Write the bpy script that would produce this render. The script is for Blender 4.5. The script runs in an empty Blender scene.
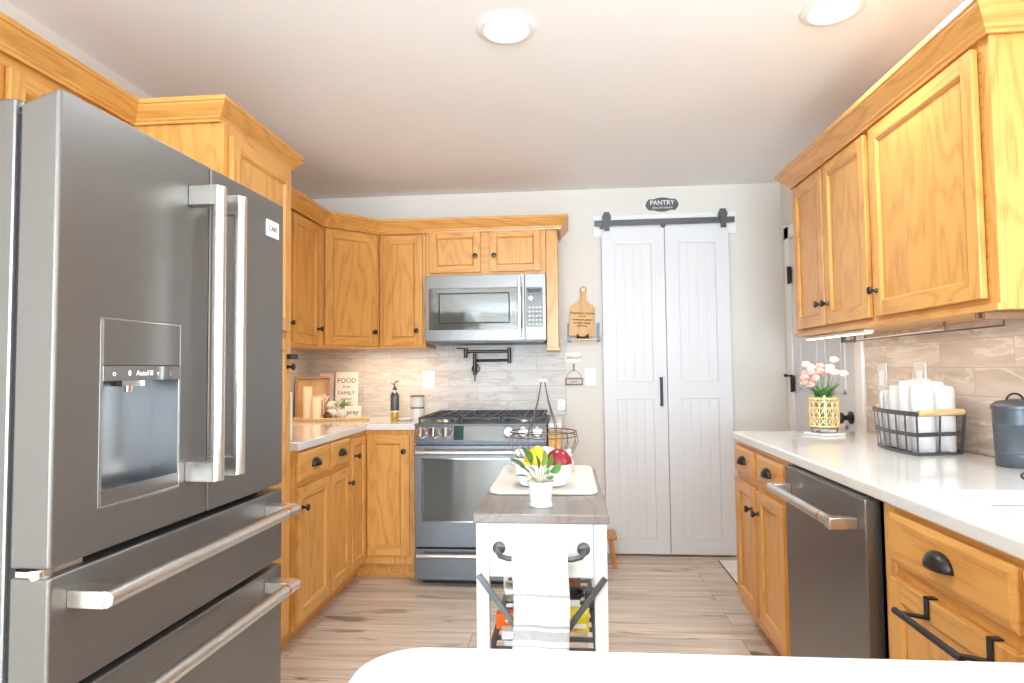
import bpy, bmesh, math, random
from mathutils import Vector, Matrix
random.seed(7)
PI = math.pi
SC = bpy.context.scene
COL = SC.collection

# ------------------------------------------------------------------ camera
F_PX, YAW, PITCH, ROLL, CAM_H = 624.49, 0.0859, 0.0449, 0.0109, 1.2251
cam_d = bpy.data.cameras.new('camera'); cam = bpy.data.objects.new('camera', cam_d); COL.objects.link(cam)
cam_d.sensor_width = 36.0; cam_d.lens = F_PX / 1024 * 36.0; cam_d.clip_start = 0.02
cy_, sy_ = math.cos(YAW), math.sin(YAW); cp_, sp_ = math.cos(PITCH), math.sin(PITCH); cr_, sr_ = math.cos(ROLL), math.sin(ROLL)
right = Vector((cy_, sy_, 0)); yf = Vector((-sy_, cy_, 0)); up0 = Vector((0, 0, 1))
fwd = yf * cp_ + up0 * sp_; up = -yf * sp_ + up0 * cp_
cx_axis = right * cr_ - up * sr_; cy_axis = right * sr_ + up * cr_
cam.matrix_world = Matrix(((cx_axis.x, cy_axis.x, -fwd.x, 0), (cx_axis.y, cy_axis.y, -fwd.y, 0), (cx_axis.z, cy_axis.z, -fwd.z, CAM_H), (0, 0, 0, 1)))
SC.camera = cam

# ------------------------------------------------------------------ world, lights, exposure
SC.view_settings.view_transform = 'Standard'; SC.view_settings.look = 'None'
SC.view_settings.gamma = 1.0; SC.view_settings.use_curve_mapping = False
SC.view_settings.exposure = 1.22
world = bpy.data.worlds.new('world'); SC.world = world; world.use_nodes = True
SC.cycles.diffuse_bounces = 8; SC.cycles.max_bounces = 16
wbg = world.node_tree.nodes['Background']; wbg.inputs[0].default_value = (0.86, 0.93, 1.0, 1); wbg.inputs[1].default_value = 2.0

def area(name, loc, rot, sx, sy, power, color=(1, 1, 1), shape='RECTANGLE', spread=PI):
    l = bpy.data.lights.new(name, 'AREA'); l.shape = shape; l.size = sx
    if shape in ('RECTANGLE', 'ELLIPSE'): l.size_y = sy
    l.energy = power; l.color = color; l.spread = spread
    o = bpy.data.objects.new(name, l); COL.objects.link(o); o.location = loc; o.rotation_euler = rot
    return o
# daylight through the glazed opening of the dining room behind the camera and the window above the sink
area('daylight_rear', (-0.2, -5.45, 1.15), (math.radians(114), 0, 0), 2.9, 2.0, 195, (0.70, 0.87, 1.0))
area('daylight_sink', (1.50, 0.85, 1.62), (0, math.radians(100), 0), 1.0, 1.0, 4, (0.86, 0.94, 1.0))
CEIL_SPOTS = [(-0.195, 2.17), (0.925, 2.165), (-0.195, -0.7), (0.925, -0.7), (-0.195, -3.2), (0.925, -3.2)]  # rows behind the camera are unseen lamps, added for ambient fill
for i, (lx, ly) in enumerate(CEIL_SPOTS):
    area('recessed_lamp_light', (lx, ly, 2.425), (0, 0, 0), 0.15, 0.15, (4.6, 2.8)[i] if i < 2 else 7.5, (0.84, 0.94, 1.0), 'DISK', math.radians(150))
# warm strips under the wall cabinets
area('under_cabinet_light_left', (-1.55, 3.2, 1.36), (0, 0, 0), 0.08, 0.7, 1.0, (1.0, 0.76, 0.5))
area('under_cabinet_light_back', (-1.15, 4.0, 1.36), (0, 0, 0), 0.5, 0.08, 1.1, (1.0, 0.76, 0.5))
area('under_cabinet_light_right', (1.27, 2.55, 1.355), (0, 0, 0), 0.08, 1.2, .6, (1.0, 0.82, 0.62))
area('microwave_lamp', (-0.45, 3.95, 1.385), (0, 0, 0), 0.3, 0.1, .2, (1.0, 0.95, 0.88))

# ------------------------------------------------------------------ materials
def nodes_of(name):
    m = bpy.data.materials.new(name); m.use_nodes = True
    nt = m.node_tree; b = nt.nodes['Principled BSDF']
    return m, nt, b
def setp(b, **k):
    names = dict(rough='Roughness', metal='Metallic', spec='Specular IOR Level', trans='Transmission Weight', coat='Coat Weight', coatr='Coat Roughness', ior='IOR', alpha='Alpha', sheen='Sheen Weight', sss='Subsurface Weight')
    for a, v in k.items(): b.inputs[names[a]].default_value = v
def flat(name, col, var=0.04, scale=12, bump=0.0, bscale=200, emis=None, **k):
    m, nt, b = nodes_of(name); setp(b, **k)
    tc = nt.nodes.new('ShaderNodeTexCoord'); nz = nt.nodes.new('ShaderNodeTexNoise'); nz.inputs['Scale'].default_value = scale; nz.inputs['Detail'].default_value = 4
    nt.links.new(tc.outputs['Object'], nz.inputs['Vector'])
    r = nt.nodes.new('ShaderNodeValToRGB'); r.color_ramp.elements[0].position = 0.3; r.color_ramp.elements[1].position = 0.7
    r.color_ramp.elements[0].color = tuple(c * (1 - var) for c in col) + (1,); r.color_ramp.elements[1].color = tuple(min(1, c * (1 + var)) for c in col) + (1,)
    nt.links.new(nz.outputs['Fac'], r.inputs[0]); nt.links.new(r.outputs[0], b.inputs['Base Color'])
    if bump:
        n2 = nt.nodes.new('ShaderNodeTexNoise'); n2.inputs['Scale'].default_value = bscale; n2.inputs['Detail'].default_value = 3
        nt.links.new(tc.outputs['Object'], n2.inputs['Vector'])
        bp = nt.nodes.new('ShaderNodeBump'); bp.inputs['Strength'].default_value = bump; bp.inputs['Distance'].default_value = 0.002
        nt.links.new(n2.outputs['Fac'], bp.inputs['Height']); nt.links.new(bp.outputs[0], b.inputs['Normal'])
    if emis: b.inputs['Emission Color'].default_value = tuple(emis[0]) + (1,); b.inputs['Emission Strength'].default_value = emis[1]
    return m
def mathn(nt, op, a, b=None, v=None):
    n = nt.nodes.new('ShaderNodeMath'); n.operation = op
    if hasattr(a, 'links'): nt.links.new(a, n.inputs[0])
    else: n.inputs[0].default_value = a
    if b is not None:
        if hasattr(b, 'links'): nt.links.new(b, n.inputs[1])
        else: n.inputs[1].default_value = b
    return n.outputs[0]
def mixc(nt, fac, a, b, mode='MIX'):
    n = nt.nodes.new('ShaderNodeMix'); n.data_type = 'RGBA'; n.blend_type = mode
    for s, v in ((n.inputs[0], fac), (n.inputs[6], a), (n.inputs[7], b)):
        if hasattr(v, 'links'): nt.links.new(v, s)
        else: s.default_value = v if not isinstance(v, tuple) or len(v) == 4 else v + (1,)
    return n.outputs[2]
def oak(name, axis, light, mid, dark, rough=0.36, rings=26, stretch=0.1):
    m, nt, b = nodes_of(name); setp(b, rough=rough, coat=0.25, coatr=0.25)
    tc = nt.nodes.new('ShaderNodeTexCoord'); oi = nt.nodes.new('ShaderNodeObjectInfo')
    add = nt.nodes.new('ShaderNodeVectorMath'); add.operation = 'ADD'
    comb = nt.nodes.new('ShaderNodeCombineXYZ')
    for i, f in enumerate((7.3, 3.1, 5.7)): nt.links.new(mathn(nt, 'MULTIPLY', oi.outputs['Random'], f), comb.inputs[i])
    nt.links.new(tc.outputs['Object'], add.inputs[0]); nt.links.new(comb.outputs[0], add.inputs[1])
    def noise(across, along, detail, dist=0.0):
        mp = nt.nodes.new('ShaderNodeMapping'); s = [across] * 3; s['xyz'.index(axis)] = along; mp.inputs['Scale'].default_value = s
        nt.links.new(add.outputs[0], mp.inputs['Vector']); n = nt.nodes.new('ShaderNodeTexNoise'); n.inputs['Scale'].default_value = 1.0
        n.inputs['Detail'].default_value = detail; n.inputs['Distortion'].default_value = dist; nt.links.new(mp.outputs[0], n.inputs['Vector']); return n.outputs['Fac']
    base = noise(5.0, 5.0 * stretch * 1.6, 2)
    ring = mathn(nt, 'SINE', mathn(nt, 'MULTIPLY', base, rings * 3.2)); ring = mathn(nt, 'MULTIPLY', mathn(nt, 'ADD', ring, 1.0), 0.5)
    ring = mathn(nt, 'POWER', ring, 3.0)
    pores = noise(230, 9, 3); big = noise(9, 1.2, 3)
    c = mixc(nt, big, light, mid)
    pf = nt.nodes.new('ShaderNodeMapRange'); pf.inputs[1].default_value = 0.45; pf.inputs[2].default_value = 0.75; nt.links.new(pores, pf.inputs[0])
    c = mixc(nt, mathn(nt, 'MULTIPLY', mathn(nt, 'ADD', mathn(nt, 'MULTIPLY', ring, 0.55), 0.25), pf.outputs[0]), c, dark)
    c = mixc(nt, mathn(nt, 'MULTIPLY', ring, 0.28), c, dark)
    nt.links.new(c, b.inputs['Base Color'])
    bp = nt.nodes.new('ShaderNodeBump'); bp.inputs['Strength'].default_value = 0.15; bp.inputs['Distance'].default_value = 0.001
    nt.links.new(pores, bp.inputs['Height']); nt.links.new(bp.outputs[0], b.inputs['Normal'])
    return m
OL, OM, OD = (0.76, 0.405, 0.120), (0.68, 0.325, 0.068), (0.46, 0.175, 0.028)
M = {}
M['oak_z'] = oak('oak_vertical', 'z', OL, OM, OD); M['oak_x'] = oak('oak_horizontal', 'x', OL, OM, OD)
M['oak_y'] = oak('oak_depth', 'y', OL, OM, OD)
M['bamboo'] = oak('bamboo_board', 'z', (0.74, 0.45, 0.18), (0.66, 0.37, 0.13), (0.45, 0.22, 0.06), rings=10)
M['stoolwood'] = oak('stool_wood', 'z', (0.6, 0.24, 0.06), (0.5, 0.18, 0.04), (0.3, 0.1, 0.02))
M['brownwood'] = oak('brown_frame_wood', 'z', (0.5, 0.3, 0.14), (0.42, 0.24, 0.1), (0.26, 0.13, 0.05))
M['traywood'] = oak('tray_wood', 'x', (0.8, 0.58, 0.3), (0.72, 0.48, 0.22), (0.5, 0.3, 0.1))
M['carttop'] = oak('weathered_top', 'y', (0.24, 0.20, 0.178), (0.17, 0.138, 0.12), (0.10, 0.08, 0.07), rough=0.4)
M['wall'] = flat('wall_paint', (0.75, 0.725, 0.68), 0.01, 3, bump=0.05, bscale=350, rough=0.85)
M['ceiling'] = flat('ceiling_paint', (0.91, 0.915, 0.925), 0.01, 3, rough=0.95)
M['trim'] = flat('white_trim_paint', (0.86, 0.86, 0.86), 0.01, 5, rough=0.4)
M['door'] = flat('white_door_paint', (0.74, 0.75, 0.78), 0.01, 5, rough=0.45)
M['cartwhite'] = flat('white_cart_paint', (0.74, 0.735, 0.72), 0.01, 5, rough=0.4)
M['black'] = flat('matte_black_metal', (0.035, 0.035, 0.038), 0.1, 30, rough=0.42, metal=0.4)
M['darkgrey'] = flat('dark_grey_metal', (0.11, 0.115, 0.12), 0.1, 30, rough=0.4, metal=0.5)
M['bronze'] = flat('dark_bronze', (0.045, 0.04, 0.038), 0.1, 30, rough=0.3, metal=0.7)
M['steel'] = flat('brushed_steel', (0.72, 0.70, 0.67), 0.04, 60, rough=0.28, metal=1.0)
M['chrome'] = flat('chrome', (0.85, 0.85, 0.86), 0.02, 60, rough=0.12, metal=1.0)
M['copper'] = flat('copper_band', (0.7, 0.32, 0.18), 0.04, 60, rough=0.3, metal=1.0)
M['gap'] = flat('dark_gap', (0.02, 0.02, 0.022), 0.1, 30, rough=0.7)
M['white'] = flat('white_ceramic', (0.72, 0.72, 0.71), 0.01, 5, rough=0.2)
M['plastic'] = flat('white_plastic', (0.85, 0.85, 0.83), 0.01, 5, rough=0.35)
M['cotton'] = flat('white_cotton', (0.70, 0.69, 0.68), 0.03, 40, bump=0.5, bscale=500, rough=0.95)
M['cream'] = flat('cream_tray', (0.62, 0.56, 0.50), 0.02, 20, rough=0.5)
M['wax'] = flat('ivory_wax', (0.9, 0.78, 0.55), 0.02, 10, rough=0.5, sss=0.1)
M['leaf'] = flat('leaf_green', (0.10, 0.26, 0.06), 0.3, 25, rough=0.45)
M['leaf_light'] = flat('leaf_light_green', (0.22, 0.42, 0.12), 0.25, 25, rough=0.45)
M['stem'] = flat('plant_stem', (0.5, 0.42, 0.22), 0.2, 25, rough=0.7)
M['soil'] = flat('potting_soil', (0.08, 0.05, 0.035), 0.4, 90, rough=0.95)
M['lemon'] = flat('yellow_fruit', (0.78, 0.40, 0.005), 0.06, 15, bump=0.3, bscale=150, rough=0.4)
M['orange'] = flat('orange_fruit', (0.85, 0.33, 0.02), 0.06, 15, bump=0.3, bscale=150, rough=0.4)
M['apple'] = flat('red_fruit', (0.26, 0.008, 0.02), 0.35, 9, rough=0.22)
M['pink'] = flat('pink_petals', (0.88, 0.52, 0.46), 0.2, 60, rough=0.8)
M['petalwhite'] = flat('cream_petals', (0.93, 0.86, 0.78), 0.06, 60, rough=0.8)
M['rattan'] = flat('rattan_cane', (0.82, 0.62, 0.30), 0.12, 60, rough=0.6)
M['slate_can'] = flat('slate_blue_canister', (0.085, 0.10, 0.12), 0.06, 30, rough=0.35, metal=0.3)
M['brownlid'] = flat('brown_lid', (0.25, 0.14, 0.08), 0.1, 30, rough=0.5)
M['oil'] = flat('golden_oil', (0.8, 0.5, 0.03), 0.05, 10, rough=0.15)
M['browncone'] = flat('brown_cone', (0.22, 0.11, 0.06), 0.3, 90, rough=0.9)
M['signwhite'] = flat('sign_white', (0.88, 0.85, 0.8), 0.03, 20, rough=0.6)
M['signpink'] = flat('sign_pink', (0.85, 0.68, 0.64), 0.06, 20, rough=0.6)
M['ink'] = flat('sign_ink', (0.12, 0.11, 0.11), 0.05, 20, rough=0.7)
M['brownink'] = flat('burnt_lettering', (0.2, 0.09, 0.03), 0.05, 20, rough=0.8)
M['orangebox'] = flat('orange_packaging', (0.95, 0.16, 0.01), 0.05, 20, rough=0.4)
M['yellowbag'] = flat('yellow_packaging', (0.75, 0.62, 0.05), 0.35, 40, rough=0.35)
M['redpack'] = flat('red_packaging', (0.75, 0.06, 0.05), 0.1, 40, rough=0.35)
M['tanbox'] = flat('tan_packaging', (0.8, 0.45, 0.13), 0.1, 40, rough=0.5)
M['greystripe'] = flat('grey_towel_stripe', (0.38, 0.385, 0.39), 0.08, 80, bump=0.4, bscale=500, rough=0.95)
M['sink'] = flat('grey_sink', (0.62, 0.62, 0.62), 0.02, 20, rough=0.3)
M['lens'] = flat('lamp_lens', (1, 1, 1), 0.0, 5, emis=((1.0, 0.98, 0.95), 6.0), rough=0.5)
M['ledstrip'] = flat('led_strip', (1, 1, 1), 0.0, 5, emis=((1.0, 0.85, 0.62), 2.0), rough=0.5)
M['mat'] = flat('cream_floor_mat', (0.90, 0.83, 0.74), 0.08, 9, rough=0.8)
M['iron'] = flat('cast_iron', (0.055, 0.058, 0.062), 0.15, 60, bump=0.2, rough=0.5, metal=0.3)
M['brownmetal'] = flat('brown_wire', (0.16, 0.12, 0.10), 0.1, 60, rough=0.4, metal=0.7)
M['cookglass'] = flat('oven_glass', (0.10, 0.105, 0.10), 0.05, 5, rough=0.06, spec=0.9, coat=1.0, coatr=0.03)
M['screen'] = flat('display_glass', (0.22, 0.235, 0.24), 0.03, 5, rough=0.08, spec=0.8, coat=1.0, coatr=0.04)
M['screendark'] = flat('display_dark', (0.02, 0.05, 0.05), 0.03, 5, rough=0.1)
def metal(name, col, rough, ax, met=0.85):
    m, nt, b = nodes_of(name); setp(b, metal=met, rough=rough)
    tc = nt.nodes.new('ShaderNodeTexCoord'); mp = nt.nodes.new('ShaderNodeMapping'); s = [220] * 3; s['xyz'.index(ax)] = 1.5; mp.inputs['Scale'].default_value = s
    nz = nt.nodes.new('ShaderNodeTexNoise'); nz.inputs['Scale'].default_value = 1; nz.inputs['Detail'].default_value = 3
    nt.links.new(tc.outputs['Object'], mp.inputs[0]); nt.links.new(mp.outputs[0], nz.inputs['Vector'])
    c = mixc(nt, nz.outputs['Fac'], tuple(x * 0.93 for x in col), tuple(x * 1.07 for x in col)); nt.links.new(c, b.inputs['Base Color'])
    mr = nt.nodes.new('ShaderNodeMapRange'); mr.inputs[3].default_value = rough - 0.05; mr.inputs[4].default_value = rough + 0.07
    nt.links.new(nz.outputs['Fac'], mr.inputs[0]); nt.links.new(mr.outputs[0], b.inputs['Roughness'])
    return m
M['slate'] = metal('slate_steel', (0.235, 0.225, 0.22), 0.36, 'x')
M['slate_blue'] = metal('blue_slate_steel', (0.165, 0.175, 0.19), 0.38, 'x')
M['mw_steel'] = metal('microwave_steel', (0.235, 0.225, 0.218), 0.36, 'x')
M['recess'] = flat('dispenser_lining', (0.34, 0.36, 0.39), 0.04, 6, rough=0.22, metal=0.85)
M['mirrorpanel'] = flat('glossy_grey_panel', (0.14, 0.135, 0.13), 0.03, 5, rough=0.08, spec=0.7)
def glass(name, col=(1, 1, 1), rough=0.0):
    m, nt, b = nodes_of(name); setp(b, trans=1.0, rough=rough, ior=1.45); b.inputs['Base Color'].default_value = tuple(col) + (1,)
    nz = nt.nodes.new('ShaderNodeTexNoise'); nz.inputs['Scale'].default_value = 3
    mr = nt.nodes.new('ShaderNodeMapRange'); mr.inputs[3].default_value = rough; mr.inputs[4].default_value = rough + 0.02
    nt.links.new(nz.outputs['Fac'], mr.inputs[0]); nt.links.new(mr.outputs[0], b.inputs['Roughness']); return m
M['glass'] = glass('clear_glass')
M['clearplastic'] = flat('translucent_plate', (0.9, 0.9, 0.9), 0.02, 5, rough=0.15, trans=0.35)
# quartz worktop
def quartz():
    m, nt, b = nodes_of('white_quartz'); setp(b, rough=0.16, coat=0.5, coatr=0.06)
    tc = nt.nodes.new('ShaderNodeTexCoord')
    n1 = nt.nodes.new('ShaderNodeTexNoise'); n1.inputs['Scale'].default_value = 260; n1.inputs['Detail'].default_value = 2
    n2 = nt.nodes.new('ShaderNodeTexNoise'); n2.inputs['Scale'].default_value = 6; n2.inputs['Detail'].default_value = 6
    for n in (n1, n2): nt.links.new(tc.outputs['Object'], n.inputs['Vector'])
    mr = nt.nodes.new('ShaderNodeMapRange'); mr.inputs[1].default_value = 0.58; mr.inputs[2].default_value = 0.72; nt.links.new(n1.outputs['Fac'], mr.inputs[0])
    c = mixc(nt, n2.outputs['Fac'], (0.72, 0.705, 0.685), (0.78, 0.77, 0.755)); c = mixc(nt, mathn(nt, 'MULTIPLY', mr.outputs[0], 0.3), c, (0.62, 0.58, 0.53))
    nt.links.new(c, b.inputs['Base Color']); return m
M['quartz'] = quartz()
# marble look tiles: texture plane is local x (along the wall) and local z
def tiles(name, a, b_, vein, veinamt, tw=0.40, th=0.10, zoff=0.015, grout=(0.42, 0.38, 0.35)):
    m, nt, b = nodes_of(name); setp(b, rough=0.42)
    tc = nt.nodes.new('ShaderNodeTexCoord'); sep = nt.nodes.new('ShaderNodeSeparateXYZ'); nt.links.new(tc.outputs['Object'], sep.inputs[0])
    comb = nt.nodes.new('ShaderNodeCombineXYZ'); nt.links.new(sep.outputs['X'], comb.inputs[0]); nt.links.new(mathn(nt, 'ADD', sep.outputs['Z'], -zoff), comb.inputs[1])
    br = nt.nodes.new('ShaderNodeTexBrick'); br.offset = 0.5; br.inputs['Scale'].default_value = 1.0; br.inputs['Brick Width'].default_value = tw; br.inputs['Row Height'].default_value = th
    br.inputs['Mortar Size'].default_value = 0.0016; br.inputs['Mortar Smooth'].default_value = 0.2; br.inputs['Color1'].default_value = (0, 0, 0, 1); br.inputs['Color2'].default_value = (1, 1, 1, 1); br.inputs['Mortar'].default_value = (0, 0, 0, 1)
    nt.links.new(comb.outputs[0], br.inputs['Vector'])
    mp = nt.nodes.new('ShaderNodeMapping'); mp.inputs['Scale'].default_value = (3.2, 15, 1); nt.links.new(comb.outputs[0], mp.inputs['Vector'])
    def nz4(scale, det, dist, woff):
        n = nt.nodes.new('ShaderNodeTexNoise'); n.noise_dimensions = '4D'; n.inputs['Scale'].default_value = scale; n.inputs['Detail'].default_value = det; n.inputs['Distortion'].default_value = dist
        nt.links.new(mp.outputs[0], n.inputs['Vector']); nt.links.new(mathn(nt, 'ADD', mathn(nt, 'MULTIPLY', br.outputs['Color'], 1.6), woff), n.inputs['W']); return n.outputs['Fac']
    n1 = nz4(1.0, 7, 0.5, 0); n2 = nz4(0.8, 8, 0.7, 5)
    r = nt.nodes.new('ShaderNodeMapRange'); r.inputs[1].default_value = 0.35; r.inputs[2].default_value = 0.65; nt.links.new(n1, r.inputs[0])
    c = mixc(nt, r.outputs[0], a, b_)
    v = mathn(nt, 'ABSOLUTE', mathn(nt, 'SUBTRACT', n2, 0.5)); vr = nt.nodes.new('ShaderNodeMapRange'); vr.inputs[1].default_value = 0.0; vr.inputs[2].default_value = 0.035; vr.inputs[3].default_value = veinamt; vr.inputs[4].default_value = 0.0
    nt.links.new(v, vr.inputs[0]); c = mixc(nt, vr.outputs[0], c, vein)
    c = mixc(nt, br.outputs['Fac'], c, grout); nt.links.new(c, b.inputs['Base Color'])
    bp = nt.nodes.new('ShaderNodeBump'); bp.invert = True; bp.inputs['Strength'].default_value = 0.4; bp.inputs['Distance'].default_value = 0.002
    nt.links.new(br.outputs['Fac'], bp.inputs['Height']); nt.links.new(bp.outputs[0], b.inputs['Normal'])
    return m
M['tile_back'] = tiles('marble_tiles_pale', (0.66, 0.63, 0.60), (0.55, 0.51, 0.475), (0.42, 0.365, 0.33), 0.6)
M['tile_right'] = tiles('marble_tiles_tan', (0.66, 0.57, 0.50), (0.50, 0.415, 0.355), (0.82, 0.76, 0.70), 0.6)
def planks():
    m, nt, b = nodes_of('oak_plank_floor'); setp(b, rough=0.38)
    tc = nt.nodes.new('ShaderNodeTexCoord')
    br = nt.nodes.new('ShaderNodeTexBrick'); br.offset = 0.37; br.offset_frequency = 2; br.inputs['Scale'].default_value = 1.0; br.inputs['Brick Width'].default_value = 1.22; br.inputs['Row Height'].default_value = 0.155
    br.inputs['Mortar Size'].default_value = 0.0014; br.inputs['Color1'].default_value = (0, 0, 0, 1); br.inputs['Color2'].default_value = (1, 1, 1, 1)
    nt.links.new(tc.outputs['Object'], br.inputs['Vector'])
    def nz(sx, sy, det, w, dist=0.0):
        mp = nt.nodes.new('ShaderNodeMapping'); mp.inputs['Scale'].default_value = (sx, sy, 1); nt.links.new(tc.outputs['Object'], mp.inputs[0])
        n = nt.nodes.new('ShaderNodeTexNoise'); n.noise_dimensions = '4D'; n.inputs['Scale'].default_value = 1; n.inputs['Detail'].default_value = det; n.inputs['Distortion'].default_value = dist
        nt.links.new(mp.outputs[0], n.inputs['Vector']); nt.links.new(mathn(nt, 'ADD', mathn(nt, 'MULTIPLY', br.outputs['Color'], 9.0), w), n.inputs['W']); return n.outputs['Fac']
    def rng(x, a, b_, lo=0.0, hi=1.0):
        r = nt.nodes.new('ShaderNodeMapRange'); r.inputs[1].default_value = a; r.inputs[2].default_value = b_; r.inputs[3].default_value = lo; r.inputs[4].default_value = hi; nt.links.new(x, r.inputs[0]); return r.outputs[0]
    c = mixc(nt, rng(nz(1.3, 14, 5, 0, 0.4), 0.3, 0.7), (0.84, 0.72, 0.60), (0.50, 0.40, 0.315))
    c = mixc(nt, rng(nz(2.2, 60, 4, 3), 0.48, 0.72, 0, 0.75), c, (0.34, 0.265, 0.20))
    c = mixc(nt, rng(nz(3.2, 15, 3, 7, 0.5), 0.61, 0.70, 0, 0.85), c, (0.11, 0.08, 0.06))
    c = mixc(nt, mathn(nt, 'MULTIPLY', br.outputs['Color'], 0.22), c, (0.70, 0.62, 0.54))
    c = mixc(nt, br.outputs['Fac'], c, (0.2, 0.15, 0.12)); nt.links.new(c, b.inputs['Base Color'])
    return m
M['floor'] = planks()
def boardmat():
    # worn printed towel weave is handled by geometry; this is the slatted crate label paper
    return M['cream']

# ------------------------------------------------------------------ mesh builder
class MB:
    def __init__(s): s.v = []; s.f = []; s.mi = []; s.cur = 0
    def m(s, i): s.cur = i; return s
    def add(s, vs, fs, T=None):
        n = len(s.v)
        for p in vs:
            p = Vector(p); s.v.append(T @ p if T else p)
        for f in fs: s.f.append([n + i for i in f]); s.mi.append(s.cur)
        return s
    def box(s, x0, x1, y0, y1, z0, z1, T=None):
        x0, x1 = sorted((x0, x1)); y0, y1 = sorted((y0, y1)); z0, z1 = sorted((z0, z1))
        vs = [(x, y, z) for z in (z0, z1) for y in (y0, y1) for x in (x0, x1)]
        return s.add(vs, [(0, 2, 3, 1), (4, 5, 7, 6), (0, 1, 5, 4), (2, 6, 7, 3), (0, 4, 6, 2), (1, 3, 7, 5)], T)
    def prism(s, poly, a0, a1, axis='z', T=None):
        n = len(poly)
        def P(p, a): return {'z': (p[0], p[1], a), 'y': (p[0], a, p[1]), 'x': (a, p[0], p[1])}[axis]
        vs = [P(p, a0) for p in poly] + [P(p, a1) for p in poly]
        area_ = sum(poly[i][0] * poly[(i + 1) % n][1] - poly[(i + 1) % n][0] * poly[i][1] for i in range(n))
        fs = [list(range(n))[::-1], list(range(n, 2 * n))] + [(i, (i + 1) % n, n + (i + 1) % n, n + i) for i in range(n)]
        flip = (area_ < 0) ^ (axis == 'y') ^ (a1 < a0)
        if flip: fs = [list(f)[::-1] for f in fs]
        return s.add(vs, fs, T)
    def lathe(s, prof, n=24, T=None, a0=0, a1=2 * PI):
        full = abs(a1 - a0 - 2 * PI) < 1e-6; k = n if full else n + 1; vs = []
        for r, z in prof:
            for i in range(k):
                a = a0 + (a1 - a0) * i / n; vs.append((r * math.cos(a), r * math.sin(a), z))
        fs = []
        for j in range(len(prof) - 1):
            for i in range(n):
                i2 = (i + 1) % k; fs.append((j * k + i, j * k + i2, (j + 1) * k + i2, (j + 1) * k + i))
        if full:
            if prof[0][0] > 1e-5: fs.append(list(range(k))[::-1])
            if prof[-1][0] > 1e-5: fs.append([(len(prof) - 1) * k + i for i in range(k)])
        return s.add(vs, fs, T)
    def tube(s, pts, r, n=8, closed=False, T=None, flat_=None):
        pts = [Vector(p) for p in pts]; N = len(pts); rs = r if isinstance(r, (list, tuple)) else [r] * N
        vs = []; prev = None
        for i, p in enumerate(pts):
            a = pts[(i - 1) % N] if (i > 0 or closed) else p; b = pts[(i + 1) % N] if (i < N - 1 or closed) else p
            t = (b - a).normalized()
            if prev is None: u = t.orthogonal().normalized() if abs(t.z) > 0.99 else t.cross(Vector((0, 0, 1))).normalized()
            else:
                u = prev - t * prev.dot(t); u = u.normalized() if u.length > 1e-6 else t.orthogonal().normalized()
            prev = u; w = t.cross(u)
            for k in range(n):
                an = 2 * PI * k / n; fa, fb = flat_ or (1, 1); vs.append(p + (u * math.cos(an) * fa + w * math.sin(an) * fb) * rs[i])
        fs = []
        for i in range(N if closed else N - 1):
            j = (i + 1) % N
            for k in range(n): fs.append((i * n + k, i * n + (k + 1) % n, j * n + (k + 1) % n, j * n + k))
        if not closed: fs += [list(range(n))[::-1], [(N - 1) * n + k for k in range(n)]]
        return s.add(vs, fs, T)
    def cyl(s, p0, p1, r, r1=None, n=20, T=None): return s.tube([p0, p1], [r, r if r1 is None else r1], n, T=T)
    def ball(s, c, r, n=16, T=None):
        r = r if isinstance(r, (list, tuple)) else (r,) * 3; m_ = n // 2; vs = [(c[0], c[1], c[2] - r[2])]; fs = []
        for j in range(1, m_):
            ph = -PI / 2 + PI * j / m_
            for i in range(n): a = 2 * PI * i / n; vs.append((c[0] + r[0] * math.cos(ph) * math.cos(a), c[1] + r[1] * math.cos(ph) * math.sin(a), c[2] + r[2] * math.sin(ph)))
        vs.append((c[0], c[1], c[2] + r[2])); L = len(vs) - 1
        for i in range(n):
            i2 = (i + 1) % n; fs.append((0, 1 + i2, 1 + i)); fs.append((L, L - n + i, L - n + i2))
            for j in range(m_ - 2): fs.append((1 + j * n + i, 1 + j * n + i2, 1 + (j + 1) * n + i2, 1 + (j + 1) * n + i))
        return s.add(vs, fs, T)
    def sweep(s, prof, path):
        """prof: closed polygon (out, z); path: plan points, 'out' lies on the right hand of travel; mitred corners"""
        P = [Vector((p[0], p[1])) for p in path]; N = len(P); rings = []
        for i, p in enumerate(P):
            dirs = []
            if i > 0: dirs.append((P[i] - P[i - 1]).normalized())
            if i < N - 1: dirs.append((P[i + 1] - P[i]).normalized())
            ns = [Vector((d.y, -d.x)) for d in dirs]
            nn = sum(ns, Vector((0, 0))); nn = nn / (nn.length_squared) * len(ns) if len(ns) == 2 else ns[0]
            if len(ns) == 2: nn = (ns[0] + ns[1]) / (1 + ns[0].dot(ns[1]))
            rings.append([(p.x + nn.x * o, p.y + nn.y * o, z) for o, z in prof])
        k = len(prof); vs = [q for r in rings for q in r]; fs = []
        n0 = len(s.v); s.v += [Vector(q) for q in vs]
        for i in range(N - 1):
            dd = P[i + 1] - P[i]; mi = 1 if abs(dd.y) > abs(dd.x) else 0
            for j in range(k): s.f.append([n0 + q for q in (i * k + j, i * k + (j + 1) % k, (i + 1) * k + (j + 1) % k, (i + 1) * k + j)]); s.mi.append(mi)
        for q in (list(range(k))[::-1], [(N - 1) * k + j for j in range(k)]): s.f.append([n0 + x for x in q]); s.mi.append(0)
        return s
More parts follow.
